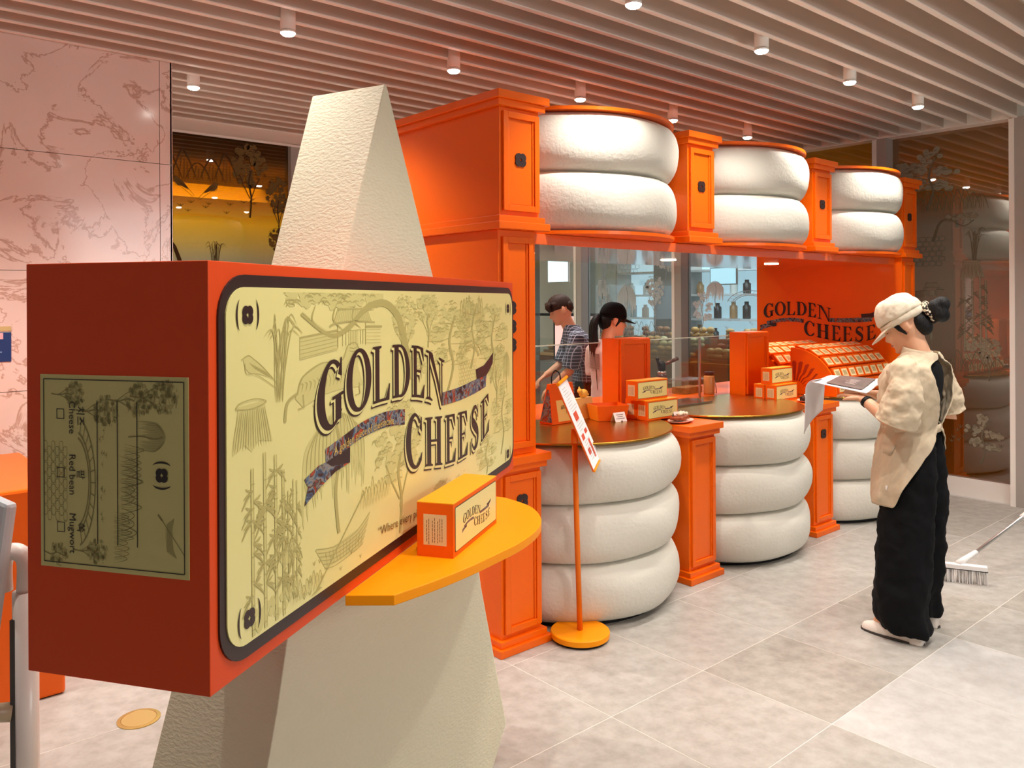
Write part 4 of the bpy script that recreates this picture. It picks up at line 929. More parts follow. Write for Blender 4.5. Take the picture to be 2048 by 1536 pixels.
MB().tube([(.10, .10, .145), (.95, .90, .66)], .010, 10).build('stick', SILVER, bt, True)
MB().tube([(.36, .345, .302), (.42, .40, .338)], .017, 12).build('joint', mat('broom_white', (240, 238, 236), .4), bt, True)
# ---------------------------------------------------------------- people
SKIN = mat('skin', (226, 172, 138), .5, spec=.35, bump=.03, bscale=80)
HAIRB = mat('black_hair', (14, 12, 12), .55, bump=1.0, bscale=160, stretch=(1, 1, .15), spec=.3)
HAIRN = mat('brown_hair', (58, 36, 26), .6, bump=1.0, bscale=140, stretch=(1, 1, .3), spec=.3, var=.4, vscale=12)
BEI = mat('beige_cotton', (214, 196, 168), .85, bump=1.0, bscale=14, var=.14, vscale=7, spec=.2)
BEI2 = mat('light_beige_cap', (226, 214, 192), .85, bump=.8, bscale=26, spec=.2)
BLK = mat('black_cloth', (9, 10, 13), .85, bump=1.0, bscale=10, spec=.2, stretch=(1, 1, .35))
def oval(cx, cy, z, wx, wy, n=28, a0=0, a1=360, tilt=0, p=2.0, fold=0, ph=0):
    out = []
    for i in range(n):
        t = radians(a0+(a1-a0)*i/(n if a1-a0 == 360 else n-1)); c, s = cos(t), sin(t)
        k = (abs(c)**p+abs(s)**p)**(-1/p)*(1+fold*sin(5*t+ph)+fold*.6*sin(9*t-ph*1.7))
        out.append((cx+wx*c*k, cy+wy*s*k, z+tilt*s*k))
    return out
CT_ = bpy.data.textures.new('crumple', 'CLOUDS'); CT_.noise_scale = .075; CT_.noise_depth = 3
CT2 = bpy.data.textures.new('crumple_fine', 'CLOUDS'); CT2.noise_scale = .035; CT2.noise_depth = 2
def crumple(o, s1=.022, s2=.008):
    for t_, s_ in ((CT_, s1), (CT2, s2)):
        d = o.modifiers.new('crumple', 'DISPLACE'); d.texture = t_; d.strength = s_; d.mid_level = .5; d.texture_coords = 'LOCAL'
    return o
def remesh(o, vox, sm=2):
    r = o.modifiers.new('remesh', 'REMESH'); r.mode = 'VOXEL'; r.voxel_size = vox; r.use_smooth_shade = True
    if sm: s = o.modifiers.new('smooth', 'SMOOTH'); s.iterations = sm; s.factor = .5
    return o
def head_mb(m, M, female=True):
    # x right, y forward, z up; centre between the ears
    old = m.M; m.M = M; rings = []
    N = 36; w = .074 if female else .078
    prof = [(-.118, .0, .03, .018, .030), (-.112, .3, .075, -.01, .045), (-.098, .5, .090, -.03, .062), (-.080, .68, .092, -.055, .078), (-.060, .80, .090, -.072, .086), (-.035, .90, .089, -.084, .092),
            (-.010, .97, .088, -.092, .096), (.015, 1, .088, -.098, .1), (.040, 1.0, .090, -.100, .1), (.065, .96, .088, -.097, .1), (.088, .84, .076, -.086, .1), (.104, .62, .055, -.064, .1), (.113, .3, .026, -.03, .1), (.116, .05, .005, -.008, .1)]
    for z, ww, yf, yb, _ in prof:
        R = []
        for i in range(N):
            t = 2*pi*i/N; c, s = cos(t), sin(t); y = yf*s if s > 0 else -yb*s
            x = w*max(ww, .02)*c
            if s > 0: x *= 1-.10*s*(1 if z < 0 else .3)
            R.append([x, y, z])
        rings.append(R)
    # refine vertically
    fine = []
    for k in range(len(rings)-1):
        for q in range(4):
            f = q/4; fine.append([[a+(b-a)*f for a, b in zip(p, r)] for p, r in zip(rings[k], rings[k+1])])
    fine.append(rings[-1])
    for R in fine:
        for v in R:
            x, y, z = v
            if y > .03:
                g = lambda x0, z0, sx, sz: math.exp(-((x-x0)/sx)**2-((z-z0)/sz)**2)
                v[1] += .022*g(0, -.028, .011, .014)+.011*g(0, -.008, .009, .022)+.006*g(.010, -.034, .008, .007)+.006*g(-.010, -.034, .008, .007)
                v[1] -= .011*(g(.031, .004, .016, .011)+g(-.031, .004, .016, .011)); v[1] += .005*(g(.031, .003, .010, .006)+g(-.031, .003, .010, .006))
                v[1] += .007*g(0, -.056, .018, .005)+.006*g(0, -.066, .016, .005)-.005*g(0, -.078, .02, .005)+.009*g(0, -.098, .018, .012)+.003*g(0, .022, .05, .008)
                v[1] += .004*(g(.04, -.03, .02, .02)+g(-.04, -.03, .02, .02))
    m.loft([[tuple(v) for v in R] for R in fine])
    for s in (-1, 1):       # ears
        m.M = M @ Matrix.Translation((s*w*1.06, -.012, -.006)) @ Matrix.Rotation(s*.35, 4, 'Z') @ Matrix.Rotation(-.15, 4, 'X')
        m.ball((0, 0, 0), .034, 12, 8, (.34, .62, 1)); m.ball((0, .004, -.028), .012, 8, 6, (.6, .8, 1)); m.ball((-s*.006, .006, 0), .02, 8, 6, (1, 1, 1))
    m.M = old
def face_parts(t, M, lid=True):
    e = MB(); e.M = M
    for s in (-1, 1): e.tube([(s*.031+d, .0805-abs(d*s+0)*.35-.3*abs(d)**1.2*.2, .000-.12*abs(d)) for d in (-.014, -.007, 0, .007, .014)], [.0006, .0016, .0018, .0016, .0006], 6)
    e.build('eyelashes', HAIRB, t, True)
    e = MB(); e.M = M
    for s in (-1, 1): e.tube([(s*.033+d, .0885-abs(d)*.45, .022-.1*abs(d)) for d in (-.017, -.006, .006, .017)], [.0008, .002, .002, .0008], 6, flat=.6)
    e.build('eyebrows', HAIRB, t, True)
    e = MB(); e.M = M; e.tube([(d, .0965-abs(d)*.45, -.061) for d in (-.020, -.01, 0, .01, .020)], [.001, .0034, .004, .0034, .001], 8); e.build('lips', mat('lips', (190, 98, 88), .4), t, True)
def hand_mb(m, wrist, palm_dir, palm_nrm, curl=.35, thumb_side=1, s=1.0):
    d = Vector(palm_dir).normalized(); n = Vector(palm_nrm); n = (n-d*n.dot(d)).normalized(); r = d.cross(n)*thumb_side
    w = Vector(wrist); rings = []
    for f, ww, th in ((0, .024, .019), (.03, .034, .016), (.07, .040, .014), (.09, .036, .011)):
        c = w+d*f*s; rings.append([tuple(c+r*ww*s*cos(2*pi*k/12)+n*th*s*sin(2*pi*k/12)) for k in range(12)])
    m.loft(rings)
    for k, (off, L) in enumerate(((.030, .070), (.010, .078), (-.010, .072), (-.029, .056))):
        p = w+d*.078*s+r*off*s; dd = (d+r*(off*2.5)).normalized(); pts = [p]; 
        for seg, fr in enumerate((.45, .3, .25)):
            ang = curl*(seg+.6+.1*k); dd2 = (dd*cos(ang)-n*sin(ang)); p = p+dd2*L*fr*s; pts.append(p)
        m.tube([tuple(q) for q in pts], [.0092*s, .0086*s, .0078*s, .0062*s], 8)
    p = w+d*.022*s+r*.026*s; dd = (d*.75+r*.8-n*.25).normalized(); q1 = p+dd*.036*s; q2 = q1+(d*.9+r*.2-n*.4).normalized()*.028*s
    m.tube([tuple(p-dd*.01), tuple(q1), tuple(q2)], [.013*s, .010*s, .0075*s], 8)
def shoe(m, toe, heel, w=.044, h=.065):
    T, H_ = Vector(toe), Vector(heel); d = (T-H_); L = d.length; d.normalize(); r = Vector((d.y, -d.x, 0)); rings = []
    for f, ww, hh in ((-.02, .5, .5), (.0, .72, .85), (.12, .82, 1.0), (.35, .84, .95), (.6, 1.0, .72), (.82, .96, .55), (.95, .75, .42), (1.0, .4, .25)):
        c = H_+d*L*f; rings.append([tuple(c+r*w*ww*cos(a)*(1 if sin(a) < 0 else .9)+Vector((0, 0, .012+max(-.012, hh*h*sin(a))))) for a in [2*pi*k/16 for k in range(16)]])
    m.loft(rings)
# --- woman in beige reading papers
pw = W(1.85, 3.765); Fd = W(-.70, .714); rzw = atan2(Fd[1], Fd[0])-pi/2
pe = thing('person', 'woman in beige open-back uniform, cap and wide black trousers, reading papers', 'person', (pw[0], pw[1], 0), rzw)
HM = Matrix.Translation((0.0, .015, 1.425)) @ Matrix.Rotation(radians(12), 4, 'Z') @ Matrix.Rotation(radians(-30), 4, 'X')
m = MB(); head_mb(m, HM)
m.tube([(0, -.055, 1.24), (0, -.045, 1.31), (0, -.012, 1.385)], [.060, .050, .050], 16)
m.loft([oval(0, -.01, .80, .150, .110), oval(0, -.005, .95, .115, .085), oval(0, -.015, 1.10, .140, .10), oval(0, -.035, 1.22, .150, .095), oval(0, -.05, 1.285, .09, .06)])
m.tube([(-.12, -.03, 1.235), (-.185, -.04, 1.20), (-.205, -.055, 1.09), (-.21, -.045, .985), (-.19, .03, 1.01), (-.135, .15, 1.078)], [.045, .048, .040, .036, .034, .024], 12)
m.tube([(.12, -.03, 1.235), (.185, -.05, 1.20), (.23, -.08, 1.09), (.26, -.105, .995), (.20, .0, 1.01), (.09, .19, 1.08)], [.045, .048, .040, .038, .034, .024], 12)
hand_mb(m, (-.135, .15, 1.078), (.45, .85, .12), (0, -.1, 1), .25, -1); hand_mb(m, (.09, .19, 1.08), (-.62, .72, .25), (.1, -.3, 1), .45, 1)
for s in (-1, 1): m.tube([(s*.075, 0, .84), (s*.09, .01, .45), (s*.115, 0, .09)], [.085, .056, .038], 14); m.ball((s*.115, .05, .05), .04, 12, 8, (.8, 1.8, .8))
remesh(m.build('body', SKIN, pe, True), .0065, 2)
face_parts(pe, HM)
def shell(name, rings_fn, zs, mt, parent, th=.004, sub=1, closed=False):
    m = MB(); R = [rings_fn(z) for z in zs]; n = len(R[0]); vs = [p for r in R for p in r]; fs = []
    for k in range(len(R)-1):
        for i in range(n if closed else n-1): fs.append((k*n+i, k*n+(i+1) % n, (k+1)*n+(i+1) % n, (k+1)*n+i))
    m.add(vs, fs); o = m.build(name, mt, parent, True, sub=sub)
    o.modifiers[-1].levels = o.modifiers[-1].render_levels = 2; crumple(o, .022, .010); s = o.modifiers.new('solid', 'SOLIDIFY'); s.thickness = th; s.offset = 1
    return o
m = MB()      # black under-top and trousers
m.loft([oval(0, -.005, .94, .130, .100), oval(0, -.018, 1.05, .148, .112), oval(0, -.032, 1.17, .165, .118), oval(0, -.045, 1.245, .155, .095), oval(0, -.05, 1.285, .085, .062)]); m.build('undershirt', BLK, pe, True, sub=1)
def leg(s, zs):
    out = []
    for z, cx, cy, wx, wy, f in zs: out.append(oval(s*cx, cy, z, wx, wy, fold=f, ph=z*7+s))
    return out
m = MB()
m.loft(leg(-1, [(.985, .055, -.01, .065, .090, 0), (.86, .065, -.025, .080, .115, .01), (.70, .075, -.025, .086, .120, .02), (.45, .094, -.015, .098, .122, .03), (.22, .110, -.005, .106, .122, .035), (.12, .118, -.005, .100, .118, .05), (.075, .122, -.02, .092, .118, .07), (.035, .124, -.035, .080, .105, .08)]))
m.loft(leg(1, [(.985, .055, -.01, .065, .090, 0), (.86, .065, -.025, .080, .115, .01), (.70, .075, -.03, .084, .116, .02), (.45, .088, -.02, .092, .116, .03), (.22, .105, .0, .096, .112, .035), (.12, .112, .01, .092, .108, .05), (.08, .116, .0, .088, .105, .07), (.05, .118, -.01, .078, .095, .08)]))
crumple(remesh(m.build('trousers', BLK, pe, True), .012, 3), .030, .006)
tx = lambda X, Y: (lambda w_: ((w_[0])*cos(-rzw)-(w_[1])*sin(-rzw), (w_[0])*sin(-rzw)+(w_[1])*cos(-rzw)))(W(X-1.85, Y-3.765))
m = MB(); shoe(m, (-.125, .165, 0), (-.135, -.105, 0)); m.build('shoe', mat('white_shoe', (236, 226, 216), .5), pe, True, sub=1)
m = MB(); shoe(m, (.125, .175, 0), (.12, -.085, 0)); m.build('shoe', mat('white_shoe', (236, 226, 216), .5), pe, True, sub=1)
for s, y in ((-.130, .03), (.1225, .045)):
    P_o = [(s+.046*cos(a), y+.142*sin(a)) for a in [2*pi*k/20 for k in range(20)]]; MB().prism(P_o, 0, .010).build('sole', mat('shoe_sole', (60, 54, 50), .6), pe)
def shirt(z):   # opening at the back (angle 270)
    tabs = [(.60, .180, .162, 0), (.66, .180, .162, 0), (.78, .174, .155, 0), (.90, .156, .136, 0), (.955, .136, .114, 0), (1.02, .158, .134, 0), (1.10, .176, .145, 0), (1.18, .190, .145, 0), (1.235, .180, .118, 0), (1.275, .120, .085, 0), (1.30, .080, .066, 0)]
    gp = [(.60, 95), (.70, 78), (.80, 56), (.90, 26), (.955, 8), (1.0, 12), (1.08, 24), (1.16, 34), (1.235, 42), (1.262, 40), (1.275, 6), (1.30, 4)]
    wx = env([(a, b) for a, b, c, d in tabs], z); wy = env([(a, c) for a, b, c, d in tabs], z); g = env(gp, z)
    return oval(0, -.012 if z < 1.0 else -.012-.16*(z-1.0), z, wx, wy, 48, -90+g, 270-g, fold=.022 if z < .95 else .016, ph=z*14, p=2.2)
shell('uniform_shirt', shirt, [.60, .64, .70, .76, .82, .88, .93, .955, .98, 1.02, 1.06, 1.10, 1.14, 1.18, 1.21, 1.235, 1.255, 1.275, 1.30], BEI, pe, .005)
m = MB(); m.loft([[(x*1.02, y*1.02, z) for x, y, z in oval(0, -.012, .94, .142, .120, 48, p=2.2)], [(x*1.03, y*1.03, z) for x, y, z in oval(0, -.012, .975, .142, .120, 48, p=2.2)]], cap=False); o = m.build('waist_belt', BEI, pe, True); s_ = o.modifiers.new('s', 'SOLIDIFY'); s_.thickness = .004
def sleeve(m, P, R): 
    P = [Vector(p) for p in P]; m.tube([tuple(p) for p in P], R, 22, cap=False, flat=.85)
for nm, P, R in (('sleeve', [(-.10, -.035, 1.245), (-.165, -.045, 1.222), (-.195, -.055, 1.14), (-.208, -.045, 1.06), (-.208, -.022, .995)], [.052, .072, .078, .088, .094]), ('sleeve', [(.10, -.04, 1.245), (.165, -.055, 1.22), (.21, -.08, 1.14), (.238, -.095, 1.07), (.255, -.10, 1.02)], [.052, .070, .072, .078, .082])):
    m = MB(); sleeve(m, curve(P, 12), [env(list(zip(range(5), R)), 4*k/(len(curve(P, 12))-1)) for k in range(len(curve(P, 12)))])
    for k in range(len(m.v)):
        x, y, z = m.v[k]; q = .006*sin(z*60+x*40)*sin(y*50+z*22); m.v[k] = (x+q, y+q, z)
    o = m.build(nm, BEI, pe, True, sub=2); crumple(o, .030, .014); s_ = o.modifiers.new('s', 'SOLIDIFY'); s_.thickness = .004
m = MB(); m.loft([oval(0, -.048, 1.268, .098, .078, 32, p=2, tilt=.012), oval(0, -.045, 1.300, .074, .066, 32, tilt=.012), oval(0, -.043, 1.318, .068, .062, 32, tilt=.012)], cap=False); o = m.build('collar', BEI, pe, True, sub=1); s_ = o.modifiers.new('s', 'SOLIDIFY'); s_.thickness = .006
m = MB()
for x in (-.012, .006): m.tube([(x, -.128, 1.262), (x-.004, -.120, 1.29)], .0028, 6)
m.build('tie_strings', BLACK, pe)
for z0, z1, x0, x1 in ((.84, .885, 160, 205), (.70, .75, 175, 215)):
    m = MB(); R = []
    for z in (z0, z1): R.append([(x*1.035, y*1.035-.003, z) for x, y, z_ in [shirt(z)[int(47*(a+90)/360)] for a in range(x0, x1, 8)]])
    n_ = len(R[0]); m.add(R[0]+R[1], [(i, i+1, n_+i+1, n_+i) for i in range(n_-1)]); o = m.build('pocket_flap', BEI, pe, True); s_ = o.modifiers.new('s', 'SOLIDIFY'); s_.thickness = .003
m = MB(); p_ = shirt(.69)[int(47*(228+90-0)/360) % 48]; m.M = Matrix.Translation((p_[0]*1.03, p_[1]*1.03-.004, .69)) @ Matrix.Rotation(-.9, 4, 'Z'); m.box(-.010, .010, -.002, .002, -.009, .009); m.build('white_tag', PAPER, pe)
# cap, hair, bun
def dome(M, rx, ryf, ryb, rz, zb, n=32, k=9, fold=.02, ph=0):
    m = MB(); m.M = M; R = []
    for q in range(k+1):
        a = pi/2*q/k; c = cos(a)**.75 if q < k else .02; R.append([(rx*c*cos(t)*(1+fold*sin(4*t+ph)*(q < k)), (ryf if sin(t) > 0 else ryb)*c*sin(t), zb+rz*sin(a)) for t in [2*pi*i/n for i in range(n)]])
    m.loft(R); return m
CM = HM @ Matrix.Translation((0, 0, .006)) @ Matrix.Rotation(radians(-2), 4, 'X')
hm = dome(HM, .079, .086, .108, .10, .022); m2_ = hm; m2_.M = HM
m2_.ball((0, -.066, -.022), .060, 20, 12, (1.1, .78, 1.1)); m2_.tube([(.066, .03, .03), (.074, .015, -.01), (.074, .002, -.045)], [.012, .012, .003], 8); m2_.tube([(-.066, .03, .03), (-.074, .015, -.01), (-.074, .002, -.045)], [.012, .012, .003], 8)
m2_.build('hair', HAIRB, pe, True)
m = MB(); m.M = HM; rr = random.Random(3)
for q in range(9): m.ball((rr.uniform(-.02, .02), -.165+rr.uniform(-.022, .022), -.010+rr.uniform(-.028, .024)), .036, 12, 8)
remesh(m.build('hair_bun', HAIRB, pe, True), .006, 1)
m = MB(); m.M = HM
for q in range(14): a = 2*pi*q/14; m.ball((.036*cos(a), -.122+.006*sin(3*a), .0+.042*sin(a)), .015, 8, 6)
def leopard():
    m = mat('leopard_scrunchie', (236, 220, 190), .8); nt = m.node_tree; v = nt.nodes.new('ShaderNodeTexNoise'); v.inputs['Scale'].default_value = 90; v.inputs['Detail'].default_value = 1
    tc = nt.nodes.new('ShaderNodeTexCoord'); cr = nt.nodes.new('ShaderNodeValToRGB'); cr.color_ramp.interpolation = 'CONSTANT'; cr.color_ramp.elements[0].color = lin((40, 24, 18))+(1,); cr.color_ramp.elements[1].position = .5; cr.color_ramp.elements[1].color = lin((238, 222, 196))+(1,)
    nt.links.new(tc.outputs['Object'], v.inputs['Vector']); nt.links.new(v.outputs[0], cr.inputs[0]); nt.links.new(cr.outputs[0], nt.nodes['Principled BSDF'].inputs['Base Color']); return m
m.build('scrunchie', leopard(), pe, True)
m = dome(CM, .108, .108, .122, .112, .028, fold=.018); m.loft([[(.100*cos(t), (.103 if sin(t) > 0 else .121)*sin(t), z) for t in [2*pi*i/32 for i in range(32)]] for z in (.002, .022, .044)])
for k in range(len(m.v)):
    v = Vector(m.v[k]); n_ = noise.noise(v*28); m.v[k] = tuple(v+Vector((n_, n_*.6, n_))*.005)
crumple(m.build('cap', BEI2, pe, True, sub=2), .018, .008)
def brim(M, mt, w=.072, y0=.078, L=.070, z=.016, drop=.028):
    m = MB(); m.M = M; A = []; B = []
    for i in range(15):
        t = radians(-62+124*i/14); x = sin(t); c = cos(t); e = max(0, (c-.47)/.53)**.55
        A.append((w*1.36*x, y0*1.28*c, z)); B.append((w*1.40*x, y0*1.28*c+L*e, z-drop*e))
    n = len(A); lo = [(x, y, zz-.004) for x, y, zz in A+B]
    m.add(A+B+lo, [(i, i+1, n+i+1, n+i) for i in range(n-1)]+[(2*n+i, 3*n+i, 3*n+i+1, 2*n+i+1) for i in range(n-1)]+[(n+i, n+i+1, 3*n+i+1, 3*n+i) for i in range(n-1)])
    return m.build('cap_brim', mt, pe if mt is BEI2 else None, True)
brim(CM, BEI2)
MB().tube([(-.150, .125, 1.05), (-.138, .145, 1.10)], .03, 14).build('x', None) if False else None
m = MB(); d_ = (Vector((-.135, .15, 1.078))-Vector((-.19, .03, 1.01))).normalized(); c_ = Vector((-.143, .133, 1.068)); m.tube([tuple(c_-d_*.009), tuple(c_+d_*.009)], .0285, 16); m.build('watch_strap', BLACK, pe, True)
# papers she holds
pp = thing('paper_sheaf', 'white stapled pages with a dark photo page, one sheet folded over and hanging', 'papers', (pw[0], pw[1], 0), rzw)
def sheet(f, nu=8, nv=10): 
    m = MB(); vs = [f(i/nu, j/nv) for j in range(nv+1) for i in range(nu+1)]; m.add(vs, [(j*(nu+1)+i, j*(nu+1)+i+1, (j+1)*(nu+1)+i+1, (j+1)*(nu+1)+i) for j in range(nv) for i in range(nu)]); return m
fA = lambda u, v: (-.155+.215*u+.05*(v), .13+.285*v, 1.120+.030*v+.03*u*(1-v)-.018*cos(u*3)*.5)
sheet(fA).build('pages', PAPER, pp, True).modifiers.new('s', 'SOLIDIFY').thickness = .004
fB = lambda u, v: (lambda p: (p[0], p[1], p[2]+.0045))(fA(.10+.82*u, .12+.66*v))
sheet(fB).build('photo_page', mat('photo_taupe', (120, 104, 98), .4, var=.35, vscale=10), pp, True)
mm = MB(); rr = random.Random(5)
for k in range(7):
    u0 = .30+.06*k; f = lambda u, v: (lambda p: (p[0], p[1], p[2]+.0052))(fA(.10+.82*u, .12+.66*v)); v0 = .30+.05*(k % 2)
    mm.poly([f(u0, v0), f(u0+.02, v0), f(u0+.02, v0+.28-.04*(k % 3)), f(u0, v0+.28-.04*(k % 3))])
mm.build('page_print', mat('page_print_pink', (226, 206, 200), .5), pp)
def fC(u, v):
    x = -.155+.215*u+.05; y = .415; 
    a = min(1, v*2.2)*pi*.5
    yy = .40+.055*sin(a); zz = 1.150+.02*(1-cos(a))*0-.055*(1-cos(a))-max(0, v-.454)*.40*(1-.45*u)
    return (x+.01*sin(v*4), yy+.03*max(0, v-.5)*sin(u*3), zz)
sheet(fC, 8, 14).build('hanging_page', PAPER, pp, True).modifiers.new('s', 'SOLIDIFY').thickness = .0015
# --- kiosk worker in checked shirt
def plaid():
    m = mat('navy_checked_cloth', (46, 50, 62), .8); nt = m.node_tree; tc = nt.nodes.new('ShaderNodeTexCoord'); b = nt.nodes.new('ShaderNodeTexBrick'); b.offset = 0; b.inputs['Scale'].default_value = 1
    b.inputs['Color1'].default_value = b.inputs['Color2'].default_value = lin((48, 52, 66))+(1,); b.inputs['Mortar'].default_value = lin((176, 182, 200))+(1,); b.inputs['Mortar Size'].default_value = .0022; b.inputs['Brick Width'].default_value = .026; b.inputs['Row Height'].default_value = .026
    mp = nt.nodes.new('ShaderNodeMapping'); mp.inputs['Rotation'].default_value = (radians(90), .3, 0); nt.links.new(tc.outputs['Object'], mp.inputs[0]); nt.links.new(mp.outputs[0], b.inputs['Vector']); nt.links.new(b.outputs[0], nt.nodes['Principled BSDF'].inputs['Base Color']); return m
def worker(label, X, Y, F_, HMat, build):
    p = W(X, Y); f = W(*F_); rz = atan2(f[1], f[0])-pi/2; t = thing('person', label, 'person', (p[0], p[1], 0), rz); build(t, HMat); return t
def man(t, HM):
    m = MB(); head_mb(m, HM, False)
    m.tube([(0, -.02, 1.26), (0, .04, 1.34), (0, .075, 1.42)], [.062, .055, .052], 16)
    m.loft([oval(0, -.12, .82, .15, .11), oval(0, -.10, 1.0, .15, .11), oval(0, -.06, 1.15, .17, .11), oval(0, -.02, 1.27, .16, .09)])
    m.tube([(-.13, -.02, 1.25), (-.19, 0, 1.23), (-.22, .03, 1.12), (-.22, .06, 1.00), (-.20, .16, .90), (-.18, .20, .87)], [.04, .040, .040, .038, .032, .026], 12)
    m.tube([(.13, -.02, 1.25), (.19, 0, 1.23), (.22, .03, 1.12), (.20, .08, 1.02), (.14, .18, .95), (.12, .22, .93)], [.04, .040, .040, .038, .032, .026], 12)
    hand_mb(m, (-.18, .20, .87), (.1, .7, -.6), (0, .6, .7), .5, -1); hand_mb(m, (.12, .22, .93), (-.3, .7, -.5), (0, .6, .7), .5, 1)
    for s in (-1, 1): m.tube([(s*.08, -.12, .84), (s*.09, -.09, .45), (s*.10, -.10, .08)], [.085, .056, .04], 14); m.ball((s*.10, -.04, .045), .04, 12, 8, (.8, 1.8, .8))
    remesh(m.build('body', SKIN, t, True), .008, 2); face_parts(t, HM)
    m = MB(); m.loft([oval(0, -.13, .80, .175, .135), oval(0, -.105, 1.0, .172, .13), oval(0, -.065, 1.15, .192, .13), oval(0, -.02, 1.255, .185, .11), oval(0, .01, 1.32, .10, .075), oval(0, .025, 1.35, .072, .065)])
    m.tube([(-.13, -.01, 1.265), (-.195, .0, 1.24), (-.22, .03, 1.12), (-.222, .058, 1.01)], [.062, .070, .074, .074], 18); m.tube([(.13, -.01, 1.265), (.195, .0, 1.24), (.22, .03, 1.12), (.205, .072, 1.02)], [.062, .070, .074, .074], 18)
    crumple(remesh(m.build('checked_shirt', plaid(), t, True), .012, 2), .010, .004)
    m = MB(); 
    for s in (-1, 1): m.loft([oval(s*.07, -.125, .90, .11, .13), oval(s*.09, -.10, .5, .09, .10), oval(s*.10, -.10, .06, .075, .085)])
    remesh(m.build('trousers', BLK, t, True), .014, 2)
    m = MB(); [shoe(m, (s*.10, .09, 0), (s*.10, -.16, 0)) for s in (-1, 1)]; m.build('shoes', BLACK, t, True)
    h = dome(HM, .086, .098, .110, .112, .012, fold=.02); h.M = HM; h.ball((0, -.062, .005), .066, 20, 12, (1.12, .75, .9)); h.ball((0, .028, .055), .074, 20, 12, (1.05, .95, .62))
    for q in range(12): h.tube([(-.07+q*.0127, .06+.03*cos((q-5.5)*.25), .09), (-.07+q*.0127, .085+.02*cos((q-5.5)*.25), .05), (-.066+q*.012, .078+.018*cos((q-5.5)*.25), .016)], [.012, .011, .003], 6)
    for k in range(len(h.v)): v = Vector(h.v[k]); n_ = noise.noise(v*40); h.v[k] = tuple(v+Vector((n_, n_, n_))*.006)
    h.build('hair', HAIRN, t, True)
    MB().tube([(-.185, .17, .89), (-.181, .185, .877)], .028, 12).build('wristband', BLACK, t, True)
worker('man with short brown hair and navy checked shirt bending over behind the glass screen', .50, 6.55, (-1, -.06), Matrix.Translation((0, .105, 1.475)) @ Matrix.Rotation(radians(-24), 4, 'X'), man)
TEE = mat('pale_pink_tee', (236, 206, 200), .8, bump=.3, bscale=16)
